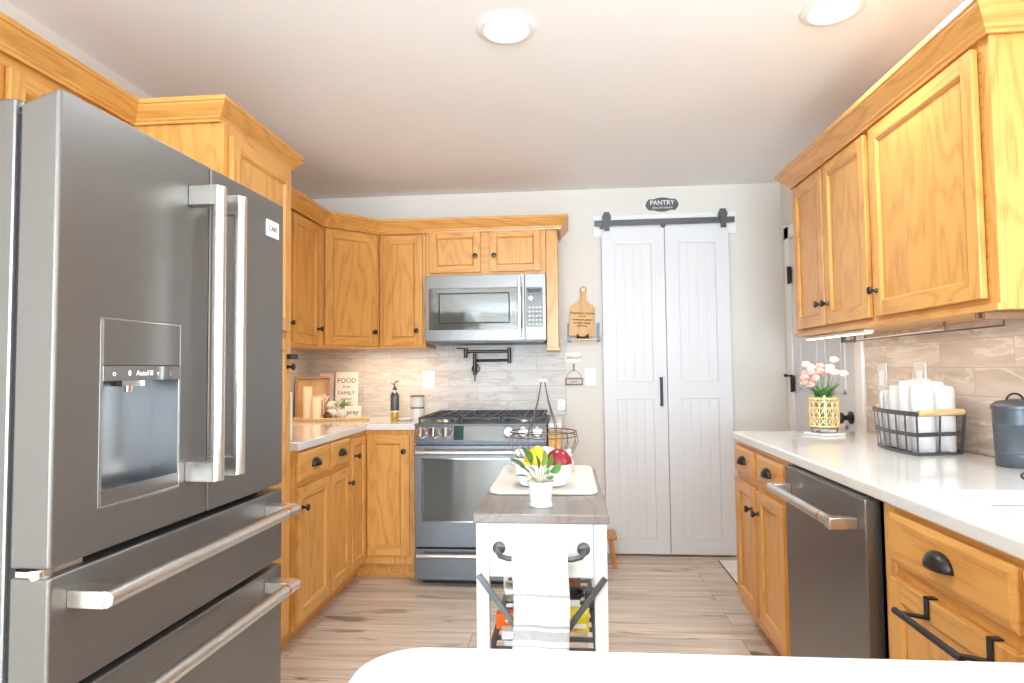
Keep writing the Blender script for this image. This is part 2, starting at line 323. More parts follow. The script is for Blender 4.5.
    def cells(s, xs, zs, holes, y0, y1, plane='xz'):
        """slab with rectangular holes; xs, zs grid lines, holes = set of (i, j) empty cells"""
        nx, nz = len(xs) - 1, len(zs) - 1
        def P(x, z, y): return (x, y, z) if plane == 'xz' else (x, z, y)
        V = {}; vs = []
        def vid(i, j, k):
            if (i, j, k) not in V: V[(i, j, k)] = len(vs); vs.append(P(xs[i], zs[j], (y0, y1)[k]))
            return V[(i, j, k)]
        fs = []; solid = lambda i, j: 0 <= i < nx and 0 <= j < nz and (i, j) not in holes
        for i in range(nx):
            for j in range(nz):
                if not solid(i, j): continue
                a = [(i, j), (i + 1, j), (i + 1, j + 1), (i, j + 1)]
                fs.append([vid(*q, 0) for q in a]); fs.append([vid(*q, 1) for q in a][::-1])
                for di, dj, e in ((0, -1, (0, 1)), (1, 0, (1, 2)), (0, 1, (2, 3)), (-1, 0, (3, 0))):
                    if not solid(i + di, j + dj):
                        p, q = a[e[0]], a[e[1]]; fs.append([vid(*q, 0), vid(*p, 0), vid(*p, 1), vid(*q, 1)])
        if plane != 'xz': fs = [f[::-1] for f in fs]
        return s.add(vs, fs)
    def build(s, name, mats, parent=None, loc=(0, 0, 0), rot=(0, 0, 0), smooth=False, bevel=0, seg=2, sub=0, solid=0, angle=35):
        me = bpy.data.meshes.new(name); me.from_pydata([tuple(v) for v in s.v], [], s.f); me.update()
        bm = bmesh.new(); bm.from_mesh(me); bmesh.ops.recalc_face_normals(bm, faces=bm.faces) if not solid else None; bm.to_mesh(me); bm.free()
        for mm in (mats if isinstance(mats, (list, tuple)) else [mats]): me.materials.append(M[mm] if isinstance(mm, str) else mm)
        for p, i in zip(me.polygons, s.mi): p.material_index = i
        if smooth:
            for p in me.polygons: p.use_smooth = True
            me.set_sharp_from_angle(angle=math.radians(angle))
        o = bpy.data.objects.new(name, me); COL.objects.link(o); o.location = loc; o.rotation_euler = rot
        if parent: o.parent = parent
        if solid: md = o.modifiers.new('solid', 'SOLIDIFY'); md.thickness = solid; md.offset = 0
        if bevel: md = o.modifiers.new('bevel', 'BEVEL'); md.width = bevel; md.segments = seg; md.limit_method = 'ANGLE'; md.angle_limit = math.radians(40)
        if sub: md = o.modifiers.new('sub', 'SUBSURF'); md.levels = sub; md.render_levels = sub
        return o
def tag(o, label=None, cat=None, group=None, kind=None):
    for k, v in (('label', label), ('category', cat), ('group', group), ('kind', kind)):
        if v: o[k] = v
    return o
def thing(name, label, cat, loc=(0, 0, 0), rz=0, group=None):
    o = bpy.data.objects.new(name, None); COL.objects.link(o); o.location = loc; o.rotation_euler = (0, 0, rz); o.empty_display_size = 0.05
    return tag(o, label, cat, group)
def struct(o): o['kind'] = 'structure'; return o
def text(body, size, loc, mat, parent=None, rot=(PI / 2, 0, 0), extrude=0.0006, align='CENTER', shear=0.0, name='lettering', bold=0.0, space=1.0):
    c = bpy.data.curves.new(name, 'FONT'); c.body = body; c.size = size; c.align_x = align; c.align_y = 'CENTER'; c.extrude = extrude; c.shear = shear; c.offset = bold; c.space_character = space; c.resolution_u = 3
    c.materials.append(M[mat]); o = bpy.data.objects.new(name, c); COL.objects.link(o); o.location = loc; o.rotation_euler = rot
    dg_ = bpy.context.evaluated_depsgraph_get(); me = bpy.data.meshes.new_from_object(o.evaluated_get(dg_), depsgraph=dg_)
    bpy.data.objects.remove(o); o = bpy.data.objects.new(name, me); COL.objects.link(o); o.location = loc; o.rotation_euler = rot
    if parent: o.parent = parent
    return o
def dup(root, loc=None, rz=None, label=None):
    r = root.copy(); COL.objects.link(r)
    if loc is not None: r.location = loc
    if rz is not None: r.rotation_euler = (0, 0, rz)
    if label: r['label'] = label
    for ch in root.children:
        c = ch.copy(); COL.objects.link(c); c.parent = r
        for g in ch.children:
            d = g.copy(); COL.objects.link(d); d.parent = c
    return r
def TR(x=0, y=0, z=0, rx=0, ry=0, rz=0): return Matrix.Translation((x, y, z)) @ Matrix.Rotation(rz, 4, 'Z') @ Matrix.Rotation(ry, 4, 'Y') @ Matrix.Rotation(rx, 4, 'X')
def rrect(x0, x1, y0, y1, r, n=6):
    pts = []
    for cx, cy, a in ((x1 - r, y0 + r, -PI / 2), (x1 - r, y1 - r, 0), (x0 + r, y1 - r, PI / 2), (x0 + r, y0 + r, PI)):
        for i in range(n + 1): t = a + PI / 2 * i / n; pts.append((cx + r * math.cos(t), cy + r * math.sin(t)))
    return pts

# ------------------------------------------------------------------ room shell
W, HC, XL, XR, YB = 4.235, 2.445, -1.80, 1.434, -5.5
def shell(name, mat, *b): return struct(MB().box(*b).build(name, mat))
shell('floor', 'floor', XL - .1, XR + .1, YB - .1, W + .1, -.08, 0)
cl = MB(); cl.box(XL - .1, XR + .1, YB - .1, W + .1, HC, HC + .1); struct(cl.build('ceiling', 'ceiling'))
shell('wall_back', 'wall', XL - .1, XR + .1, W, W + .1, 0, HC)
shell('wall_left', 'wall', XL - .1, XL, YB, W, 0, HC)
wr = MB(); wr.cells([YB, 0.35, 1.35, W], [0, 1.05, 2.15, HC], {(1, 1)}, 0, .1)
o = struct(wr.build('wall_right', 'wall')); o.rotation_euler = (0, 0, -PI / 2); o.location = (XR, 0, 0); o.scale = (-1, 1, 1)
# (local x runs along world -y when rotated; mirrored above so it runs along +y)
wb = MB(); wb.cells([XL, -1.7, 1.3, XR], [0, 0.06, 2.2, HC], {(1, 1)}, YB - .1, YB); struct(wb.build('wall_rear', 'wall'))
# window above the sink, glazed opening behind the camera
wf = MB(); wf.cells([.35, .40, .835, .865, 1.30, 1.35], [1.05, 1.10, 2.10, 2.15], {(1, 1), (3, 1)}, -.06, -.02)
def rightwall(o): o.rotation_euler = (0, 0, -PI / 2); o.location = (XR, 0, 0); o.scale = (-1, 1, 1); return o
rightwall(struct(wf.build('window_1', 'trim')))
wg = MB(); wg.cells([-1.7, -1.62, -.23, -.17, 1.22, 1.3], [.06, .14, 2.12, 2.2], {(1, 1), (3, 1)}, YB - .08, YB - .03); struct(wg.build('window_2', 'trim'))
# baseboard on the back wall left and right of the pantry
bb = MB(); bb.box(-.03, .20, W - .014, W - .001, 0, .085); bb.box(1.12, XR - .002, W - .014, W - .001, 0, .085); struct(bb.build('baseboard_back', 'trim', bevel=.003))

# side door in the right wall beyond the counter
D0, D1 = 3.215, 4.05
dr = thing('door_1', None, None, (XR, 0, 0)); struct(dr)
def rwy(o): o.rotation_euler = (0, 0, -PI / 2); o.scale = (-1, 1, 1); return o   # local x = world y, local y<0 = into the room... mirrored
T_ = Matrix(((0, 1, 0, 0), (1, 0, 0, 0), (0, 0, 1, 0), (0, 0, 0, 1)))             # (a along y, b = depth) -> (x=b, y=a)
d = MB()
d.box(D0, D1, -.012, -.001, .01, 2.03, T_)
for a0, a1 in ((D0 + .11, D0 + .37), (D0 + .47, D1 - .11)):
    for z0, z1 in ((.22, .92), (1.08, 1.9)):
        for q in ((a0, a0 + .02, z0, z1), (a1 - .02, a1, z0, z1), (a0, a1, z0, z0 + .02), (a0, a1, z1 - .02, z1)): d.box(q[0], q[1], -.018, -.011, q[2], q[3], T_)
        d.box(a0 + .05, a1 - .05, -.016, -.011, z0 + .05, z1 - .05, T_)
d.build('door_leaf', 'door', dr, bevel=.003)
c = MB()
for a0, a1 in ((D0 - .085, D0 - .004), (D1 + .004, D1 + .085)): c.box(a0, a1, -.022, -.001, 0, 2.115, T_)
c.box(D0 - .085, D1 + .085, -.022, -.001, 2.035, 2.115, T_); c.build('casing', 'trim', dr, bevel=.004)
for z in (1.80, 1.12, .25):
    h = MB(); h.box(D1 - .02, D1 + .016, -.028, -.018, z - .05, z + .05, T_); h.cyl(T_ @ Vector((D1, -.03, z - .055)), T_ @ Vector((D1, -.03, z + .055)), .008)
    if z == 1.12: h.cyl(T_ @ Vector((D1 + .01, -.03, z + .045)), T_ @ Vector((D1 + .02, -.055, z + .05)), .006); h.ball(T_ @ Vector((D1 + .022, -.058, z + .05)), .011)
    h.build('hinge', 'black', dr, smooth=True)
k = MB(); k.lathe([(0, 0), (.032, 0), (.032, .006), (.014, .012), (.012, .035), (.026, .045), (.031, .058), (.026, .072), (0, .078)], T=TR(-.012, D0 + .065, .965, ry=-PI / 2)); k.build('door_knob', 'black', dr, smooth=True)

# backsplash
bs = MB(); bs.box(-1.795, .0, -.010, -.001, .9155, 1.40); o = bs.build('wall_tiles_back', 'tile_back', loc=(0, W, 0)); struct(o)
bs = MB(); bs.box(0, 1.55, -.010, -.001, .9155, 1.42); o = bs.build('wall_tiles_left', 'tile_back', loc=(XL, 2.67, 0), rot=(0, 0, PI / 2)); struct(o)
bs = MB(); bs.box(0, 1.76, -.010, -.001, .9155, 1.374); bs.box(1.40, 1.76, -.0098, -.001, 1.374, 1.42); o = bs.build('wall_tiles_right', 'tile_right', loc=(XR, 3.12, 0), rot=(0, 0, -PI / 2)); struct(o)

# recessed lamps
def ceil_lamp(x, y, label):
    t = thing('recessed_ceiling_lamp', label, 'ceiling light', (x, y, HC - .001), group='recessed ceiling lamps')
    MB().lathe([(.078, -.002), (.100, -.001), (.104, -.006), (.098, -.010), (.080, -.012), (.074, -.008), (.078, -.002)], 40).build('trim_ring', 'plastic', t, smooth=True)
    MB().lathe([(0, -.009), (.076, -.009), (.076, -.004), (0, -.004)], 40).build('lens', 'lens', t)
    return t
l0 = ceil_lamp(*CEIL_SPOTS[0], 'round recessed ceiling lamp above the galley, left of the two')
dup(l0, (*CEIL_SPOTS[1], HC - .001), label='round recessed ceiling lamp by the right wall cabinets')
for q in CEIL_SPOTS[2:]: dup(l0, (*q, HC - .001), label='unseen round recessed ceiling lamp added for fill light behind the viewer')

# ------------------------------------------------------------------ cabinet kit (local: x = width, front faces -y, z up)
KNOB = MB().lathe([(0, 0), (.009, 0), (.0085, .004), (.0055, .009), (.0055, .016), (.0125, .021), (.0155, .027), (.013, .032), (0, .034)], 16, TR(rx=PI / 2)).build('knob', 'bronze', smooth=True)
def cup_mesh(w=.045, h=.034, dpt=.026):
    b = MB(); n, m_ = 14, 7; vs = []
    for j in range(m_ + 1):
        ph = PI / 2 * j / m_
        for i in range(n + 1):
            a = PI * i / n; vs.append((-w * math.cos(a) * (math.cos(ph) ** .8), -dpt * math.sin(a) * math.cos(ph) ** .8, h * math.sin(ph)))
    fs = [(j * (n + 1) + i, j * (n + 1) + i + 1, (j + 1) * (n + 1) + i + 1, (j + 1) * (n + 1) + i) for j in range(m_) for i in range(n)]
    b.add(vs, fs); b.box(-w * .75, w * .75, -.002, 0, 0, h * .6)
    return b
CUP = cup_mesh().build('cup_pull', 'bronze', smooth=True, solid=.0015)
first = {'knob': True, 'cup': True}
def put(proto, key, parent, loc, scale=1):
    o = proto if first[key] else proto.copy()
    if not first[key]: COL.objects.link(o)
    first[key] = False; o.parent = parent; o.location = loc; o.scale = (scale,) * 3; return o
def door(parent, x0, x1, z0, z1, knob=None, fw=.052, t=.02, mats=('oak_z', 'oak_x')):
    w, h = x1 - x0, z1 - z0; b = MB(); a = .009; rd = .010
    b.m(0).box(0, fw, -t, -.001, 0, h).box(w - fw, w, -t, -.001, 0, h)
    b.m(1).box(fw, w - fw, -t + .0003, -.001, 0, fw).box(fw, w - fw, -t + .0003, -.001, h - fw, h)
    b.m(0).box(fw, w - fw, -t + rd, -.002, fw, h - fw)
    o_, i_ = (fw, w - fw, fw, h - fw), (fw + a, w - fw - a, fw + a, h - fw - a); yo, yi = -t + .0003, -t + rd - .0003
    O = [(o_[0], yo, o_[2]), (o_[1], yo, o_[2]), (o_[1], yo, o_[3]), (o_[0], yo, o_[3])]; I = [(i_[0], yi, i_[2]), (i_[1], yi, i_[2]), (i_[1], yi, i_[3]), (i_[0], yi, i_[3])]
    B = [(o_[0], yi + .0002, o_[2]), (o_[1], yi + .0002, o_[2]), (o_[1], yi + .0002, o_[3]), (o_[0], yi + .0002, o_[3])]
    for q in range(4):
        r = (q + 1) % 4; b.m(1 if q in (0, 2) else 0).add([O[q], O[r], I[r], I[q], B[q], B[r]], [(0, 1, 2, 3), (0, 3, 4), (1, 5, 2), (4, 3, 2, 5)])
    o = b.build('door', list(mats), parent, (x0, 0, z0), bevel=.0025)
    if knob: put(KNOB, 'knob', o, (knob[0] - x0, -t, knob[1] - z0))
    return o
def drawer(parent, x0, x1, z0, z1, cup=True, t=.02, sc=1):
    w, h = x1 - x0, z1 - z0; e = .014
    b = MB(); b.box(0, w, -t + .007, -.001, 0, h)
    b.add([(0, -t + .007, 0), (w, -t + .007, 0), (w, -t + .007, h), (0, -t + .007, h), (e, -t, e), (w - e, -t, e), (w - e, -t, h - e), (e, -t, h - e)], [(0, 1, 5, 4), (1, 2, 6, 5), (2, 3, 7, 6), (3, 0, 4, 7), (4, 5, 6, 7), (3, 2, 1, 0)])
    o = b.build('drawer', ['oak_x'], parent, (x0, 0, z0), bevel=.0015)
    if cup: put(CUP, 'cup', o, (w / 2, -t, h / 2 - .012), sc)
    return o
def cabinet(label, loc, rz, w, dpt, z0, z1, doors=(), drawers=(), toe=False, name='wall_cabinet', cat='cabinet', group=None, extra=None, endpanel=None):
    t = thing(name, label, cat, (loc[0], loc[1], 0), rz, group)
    b = MB()
    zb = z0 + (.10 if toe else 0)
    b.m(0).box(0, w, .018, dpt, zb, z1)                                   # carcass
    b.m(0).box(0, .035, 0, .018, zb, z1).box(w - .035, w, 0, .018, zb, z1)  # face frame stiles
    b.m(1).box(.035, w - .035, 0, .018, zb, zb + .03).box(.035, w - .035, 0, .018, z1 - .04, z1)
    b.m(1).box(.035, w - .035, .002, .018, zb + .03, z1 - .04)
    if toe: b.m(1).box(.0, w, .072, dpt, z0, zb)
    if extra: extra(b)
    b.build('body', ['oak_z', 'oak_x'], t, bevel=.0012, seg=1)
    for dd in doors: door(t, *dd)
    for dd in drawers: drawer(t, *dd)
    return t
CROWN = [(0, 0), (.008, .0), (.010, .010), (.016, .014), (.018, .022), (.030, .034), (.046, .052), (.054, .062), (.054, .068), (.062, .072), (.062, .090), (0, .090)]
def crown(path, z, label, s=1.0):
    b = MB(); b.sweep([(o * s, z + h * s) for o, h in CROWN], path); return tag(b.build('crown_moulding', ['oak_x', 'oak_y'], smooth=True, angle=25), label, 'moulding')
R90 = PI / 2
# --- left run. rz=+90: local x -> world +y, front faces +x ; depth -> -x
BK = .877
cabinet('oak base cabinet left of the corner with two drawers and two doors, beside the fridge', (-1.195, 2.665), R90, .69, .60, 0, BK,
        doors=[(.008, .375, .13, .71, (.045, .625)), (.395, .672, .13, .71, (.640, .625))], drawers=[(.012, .375, .735, .868), (.398, .672, .735, .868)], toe=True, name='base_cabinet')
# corner base: L body, two hinged leaves
t = thing('corner_cabinet', 'oak corner base cabinet with folding door left of the range', 'cabinet', (-1.195, 3.36, 0), R90)
b = MB(); L1 = 3.625 - 3.36; RW = -.885 + 1.195   # local: x along world y, y = -(world x + 1.195)
poly = [(0, 0), (L1, 0), (L1, -RW), (.865, -RW), (.865, .60), (0, .60)]
b.prism(poly, .10, BK); tp = [(0, .07), (L1 + .07, .07), (L1 + .07, -RW), (.865, -RW), (.865, .60), (0, .60)]; b.m(1).prism(tp, 0, .0999)
b.build('body', ['oak_z', 'oak_x'], t, bevel=.0012, seg=1)
door(t, .008, L1 - .024, .13, .852, (.045, .755), fw=.045)
dd = door(t, 0, .252, 0, .70, None); dd.location = (L1 - .0005, -.022, .15); dd.rotation_euler = (0, 0, -R90)
put(KNOB, 'knob', dd, (.225, -.02, .607))
cabinet('narrow oak filler cabinet between the range and the pantry wall', (-.108, 3.625), 0, .072, .60, 0, BK, toe=True, name='filler_cabinet')
# left tall cabinet behind fridge
cabinet('tall oak pantry cabinet beside the fridge, reaching the crown', (-1.213, 2.112), R90, .546, .579, 0, 2.135,
        doors=[(.03, .510, 1.40, 2.09, None), (.03, .510, .13, 1.37, (.480, 1.247))], toe=True, name='tall_cabinet')
cabinet('oak cabinet over the fridge, set back behind the tall one', (-1.56, .93), R90, 1.176, .235, 1.80, 2.135,
        doors=[(.05, .60, 1.83, 2.09, None), (.66, 1.12, 1.83, 2.09, None)], name='wall_cabinet')
# left wall uppers
cabinet('oak wall cabinet on the left wall between the tall cabinet and the corner', (-1.47, 2.665), R90, .945, .325, 1.372, 2.135,
        doors=[(.03, .53, 1.385, 2.09, (.50, 1.485)), (.555, .915, 1.385, 2.09, (.885, 1.475))])
# diagonal corner upper
t = thing('corner_wall_cabinet', 'diagonal oak corner wall cabinet above the candle tray', 'cabinet', (-1.47, 3.615, 0), PI / 4)
b = MB(); Tinv = (Matrix.Translation((-1.47, 3.615, 0)) @ Matrix.Rotation(PI / 4, 4, 'Z')).inverted()
pl = [(-1.47, 3.615), (-1.19, 3.905), (-1.19, 4.222), (-1.788, 4.222), (-1.788, 3.615)]
pl = [tuple((Tinv @ Vector((x, y, 0)))[:2]) for x, y in pl]
b.prism(pl, 1.372, 2.135); b.build('body', ['oak_z'], t, bevel=.0012, seg=1)
dg = door(t, .03, .375, 1.385, 2.09, (.35, 1.47)); 
cabinet('oak wall cabinet with one narrow door left of the microwave', (-1.186, 3.905), 0, .300, .325, 1.372, 2.135, doors=[(.03, .283, 1.385, 2.09, (.249, 1.477))])
cabinet('short oak wall cabinet with two small doors over the microwave', (-.884, 3.905), 0, .766, .325, 1.822, 2.135,
        doors=[(.030, .354, 1.842, 2.108, (.324, 1.943), .045), (.413, .736, 1.842, 2.108, (.443, 1.943), .045)])
pn = MB(); pn.box(-.116, -.044, 3.905, 4.23, 1.36, 2.135); pn.m(1).box(-.120, -.036, 3.895, 4.23, 1.342, 1.36); tag(pn.build('cabinet_end_panel', ['oak_z', 'oak_x'], bevel=.002), 'oak end panel standing right of the microwave', 'panel')
# crowns
crown([(-1.45, 2.660 + .005), (-1.45, 3.607), (-1.182, 3.885), (-.030, 3.885), (-.030, 4.233)], 2.099, 'oak crown moulding over the corner and microwave cabinets', .92)
crown([(-1.545, .6), (-1.545, 2.10), (-1.225, 2.10), (-1.225, 2.668), (-1.445, 2.668)], 2.122, 'oak crown moulding stepping around the tall cabinet by the fridge', .84)
# --- right run. rz=-90: local x -> world -y, front faces -x
crown([(1.430, 3.262), (1.160, 3.262), (1.160, 1.775), (1.430, 1.775)], 2.128, 'oak crown moulding over the right wall cabinets', .98)
def rail(a, w): return lambda b: b.m(1).box(a, w, -.012, .016, 1.3725, 1.391)
cabinet('oak wall cabinet with two narrow doors at the far end of the right wall', (1.17, 3.272), -R90, .822, .262, 1.374, 2.14,
        doors=[(.036, .388, 1.408, 2.115, (.36, 1.503)), (.404, .792, 1.408, 2.115, (.43, 1.50))], extra=rail(-.004, .8205))
cabinet('oak wall cabinet with one wide door, nearest on the right wall', (1.17, 2.449), -R90, .664, .262, 1.374, 2.14,
        doors=[(.013, .617, 1.408, 2.115, (.04, 1.503))], extra=rail(.0005, .670))
cabinet('oak base cabinet with two drawers and two doors beyond the dishwasher', (.82, 3.13), -R90, .75, .61, 0, BK,
        doors=[(.018, .32, .15, .70, (.293, .605)), (.36, .68, .15, .70, (.388, .605))], drawers=[(.018, .32, .735, .855), (.36, .68, .735, .855)], toe=True, name='base_cabinet')
def sinkbox(): pass
cs = thing('sink_cabinet', 'oak sink base cabinet nearest on the right, with black towel bar', 'cabinet', (.82, 1.742, 0), -R90)
b = MB(); b.m(0).box(0, .02, 0, .61, .1, BK).box(.98, 1.0, 0, .61, .1, BK).box(0, 1.0, .60, .61, .1, BK).box(0, 1, .02, .6, .1, .12).box(0, .07, 0, .02, .1, BK).box(.49, .56, 0, .02, .1, BK)
b.m(1).box(.07, .98, .001, .02, .1, .13).box(.07, .98, .001, .02, .69, .735).box(.07, .98, .001, .02, .855, BK).box(.0, 1, .072, .60, 0, .1)
b.box(.07, .98, .004, .02, .13, .86); b.build('body', ['oak_z', 'oak_x'], cs, bevel=.0012, seg=1)
door(cs, .068, .52, .13, .700); door(cs, .535, .97, .13, .700, (.57, .605))
drawer(cs, .072, .52, .735, .858, sc=1.05); drawer(cs, .535, .97, .735, .858)

# ------------------------------------------------------------------ worktops
b = MB(); ys = 3.602
b.prism([(-1.797, 2.665), (-1.170, 2.665), (-1.170, ys), (-.875, ys), (-.875, 4.222), (-1.797, 4.222)], BK + .0005, .915)
tag(b.build('worktop', 'quartz', bevel=.006, seg=3), 'white quartz worktop running into the left corner beside the range', 'countertop')
b = MB(); b.box(-.108, -.030, ys, 4.222, BK + .0005, .915); tag(b.build('worktop', 'quartz', bevel=.006, seg=3), 'narrow strip of white quartz worktop right of the range', 'countertop')
# right worktop and peninsula as one slab with sink hole
b = MB()
SX0, SX1, SY0, SY1 = .935, 1.335, .95, 1.645
b.cells([.796, SX0, SX1, 1.422], [.70, SY0, SY1, 3.125], {(1, 1)}, BK + .0005, .915, plane='xy')
arc = [(-.155 - .07 * math.sin(i / 8 * R90), .64 + .07 * math.cos(i / 8 * R90)) for i in range(9)]
b.prism([(1.422, .70), (.796, .70)] + [(.75, .713)] + [(x, y) for x, y in arc] + [(-.225, .12), (1.422, .12)], BK + .0005, .915)
tag(b.build('worktop', 'quartz', bevel=.007, seg=3), 'white quartz worktop along the right wall and peninsula in front', 'countertop')
t = thing('sink', 'grey undermount sink in the right worktop', 'sink', (0, 0, 0))
b = MB(); g = .012; z0 = .70
b.box(SX0 - g, SX1 + g, SY0 - g, SY1 + g, z0 - .004, z0)
for q in ((SX0 - g, SX0 + .002, SY0 - g, SY1 + g), (SX1 - .002, SX1 + g, SY0 - g, SY1 + g), (SX0, SX1, SY0 - g, SY0 + .002), (SX0, SX1, SY1 - .002, SY1 + g)): b.box(*q, z0, BK)
b.build('basin', 'sink', t, bevel=.002)
MB().lathe([(0, z0 + .003), (.04, z0 + .003), (.045, z0 + .001)], T=TR(1.13, 1.3, 0)).build('drain', 'steel', t, smooth=True)
b = MB(); b.m(0).box(-.12, 1.425, .2, .69, .1, BK); b.box(-.10, 1.425, .25, .64, 0, .1); tag(b.build('peninsula_cabinet', 'oak_z', bevel=.002), 'oak cabinet carrying the peninsula worktop in front', 'cabinet')

# ------------------------------------------------------------------ fridge
FR = thing('refrigerator', 'large slate steel four-door fridge with water dispenser on the left wall', 'refrigerator', (-.9597, 1.0965, 0), R90 - .0329)
b = MB(); b.box(.004, .889, .096, .80, .02, 1.765); b.box(.02, .87, .10, .6, 0, .02)
b.build('body', 'slate', FR, bevel=.006)
b = MB(); b.box(.012, .881, .081, .098, .04, 1.735); b.build('door_gasket', 'gap', FR)
DT, DBm = 1.778, .862
x_d = [0, .118, .365, .481]; z_d = [DBm, .952, 1.341, DT]
def slope(b):
    for v in b.v:
        if v.z > DT - .001 and v.y > .05: v.z -= .030
    return b
b = MB(); b.cells(x_d, z_d, {(1, 1)}, 0, .083); slope(b); dl = b.build('left_door', 'slate', FR, bevel=.006, seg=3); dl['label'] = 'left fridge door with dispenser'
b = MB(); b.box(.486, .893, 0, .083, DBm, DT); slope(b); drt = b.build('right_door', 'slate', FR, bevel=.006, seg=3)
b = MB(); b.box(0, .893, 0, .083, .622, .846); fd1 = b.build('drawer', 'slate', FR, bevel=.006, seg=3)
b = MB(); b.box(0, .893, 0, .083, .05, .606); fd2 = b.build('drawer', 'slate', FR, bevel=.006, seg=3)
for z in (DBm - .012, ):
    b = MB(); b.box(.0, .10, .02, .07, z - .003, z + .008); b.cyl((.02, .035, z - .01), (.02, .035, z + .01), .02); b.build('hinge', 'steel', FR, smooth=True)
b = MB(); b.box(.01, .08, .086, .15, DT - .0315, DT - .018); b.cyl((.035, .055, DT - .031), (.035, .055, DT - .002), .014); b.build('hinge', 'slate', FR, bevel=.003)
def vhandle(parent, dx, z0=.955, z1=1.70):
    b = MB(); s = .075
    for zz in (z0, z1 - .05): b.m(0).box(dx - .016, dx + .016, -s - .005, 0, zz, zz + .05)
    n = 14; b.m(0).tube([(dx, -s, z0 + .002), (dx, -s, z1 - .002)], .0165, 20)
    return b.build('handle', ['steel'], parent, bevel=.002, smooth=True)
vhandle(dl, .407); vhandle(drt, .5035)
def hhandle(parent, z, x0=.040, x1=.832, s=.078):
    b = MB()
    for xx in (x0, x1 - .05): b.m(0).box(xx, xx + .05, -s, 0, z - .017, z + .017)
    b.tube([(x0 + .002, -s, z), (x1 - .002, -s, z)], .0172, 20)
    b.m(1).tube([(x1 - .075, -s, z), (x1 - .06, -s, z)], .0177, 20)
    return b.build('handle', ['steel', 'copper'], parent, bevel=.002, smooth=True)
hhandle(fd1, .795); hhandle(fd2, .562)
# dispenser
dp = MB(); dp.box(.1185, .3645, -.0015, .060, 1.243, 1.3405); dp.build('dispenser_panel', 'slate', dl, bevel=.002)
cs_ = MB(); cs_.box(.1185, .3645, -.003, .060, 1.210, 1.2425); cs_ = cs_.build('control_strip', 'mirrorpanel', dl, bevel=.001)
text('AutoFill', .017, (.240, -.0035, 1.226), 'plastic', dl, name='lettering')
for xx, ch in ((.148, 'o'), (.193, '0'), (.284, 'v'), (.328, ':')): text(ch, .018, (xx, -.0035, 1.226), 'plastic', dl, name='icon')
rc = MB(); D = .075
rc.box(.1185, .3645, D - .004, D, .952, 1.21); rc.box(.1185, .121, 0.001, D, .952, 1.21); rc.box(.362, .3645, .001, D, .952, 1.21); rc.box(.1185, .3645, .0, D, .952, .955)
rc.build('dispenser_recess', 'recess', dl)
rc = MB(); rc.box(.121, .156, D - .012, D - .004, .96, 1.205); rc.build('dark_reflection_strip', 'mirrorpanel', dl)  # dark strip standing in for the reflection inside the recess
nz_ = MB(); nz_.cyl((.235, .035, 1.21), (.235, .035, 1.185), .012, .009); nz_.box(.20, .27, .02, .05, 1.198, 1.21); nz_.build('nozzle', 'chrome', dl, smooth=True)
gr = MB(); gr.m(0).prism([(-.002, .9545), (.010, .9545), (.010, .962), (-.002, .985)], .1192, .3638, axis='x'); gr.m(0).box(.1192, .3638, .010, .070, .9552, .9575)
for i in range(10): gr.m(1).box(.135 + i * .023, .145 + i * .023, .020, .062, .9575, .9600)
gr.build('drip_tray', ['slate', 'chrome'], dl, bevel=.0008)
fr_ = MB()
for q in ((.1165, .1190, .950, 1.343), (.3640, .3665, .950, 1.343), (.1165, .3665, .950, .9525), (.1165, .3665, 1.3405, 1.343)): fr_.box(q[0], q[1], -.002, .002, q[2], q[3])
fr_.build('dispenser_frame', 'steel', dl)
bd = MB(); bd.box(.775, .852, -.004, 0, 1.655, 1.708); bdg = bd.build('badge', 'plastic', drt, bevel=.001)
text('CAFE', .022, (.814, -.0045, 1.682), 'darkgrey', drt, name='badge_lettering')

# ------------------------------------------------------------------ range
RG = thing('range', 'blue slate gas range with six knobs under the microwave', 'range', (-.872, 3.545, 0), 0)
RWd = .757
b = MB(); b.box(.0, RWd, .03, .675, .04, .905); b.m(1).box(.03, RWd - .03, .06, .6, 0, .04); b.build('body', ['slate_blue', 'gap'], RG, bevel=.003)
b = MB(); b.prism([(.03, .805), (-.018, .812), (.010, .918), (.03, .918)], 0, RWd, axis='x'); cpn = b.build('control_panel', 'slate_blue', RG, bevel=.003)
tilt = math.atan2(.028, .106)
for i, xx in enumerate((.042, .115, .187, .545, .628, .706)):
    b = MB(); Tk = TR(xx, -.006, .868, rx=PI / 2 + -tilt)
    b.m(0).lathe([(0, 0), (.032, 0), (.032, .006), (.0295, .008), (.028, .030), (.025, .034), (0, .034)], 28, Tk)
    b.m(1).box(-.004, .004, -.027, .027, .0335, .040, Tk); b.build('knob', ['chrome', 'steel'], RG, smooth=True)
Td = TR(0, -.0055, .866, rx=-tilt)
b = MB(); b.m(0).box(.226, .512, -.003, .002, -.043, .047, Td); b.m(1).box(.229, .285, -.0045, .001, -.040, .044, Td); b.build('display', ['screen', 'screendark'], RG, bevel=.0008)
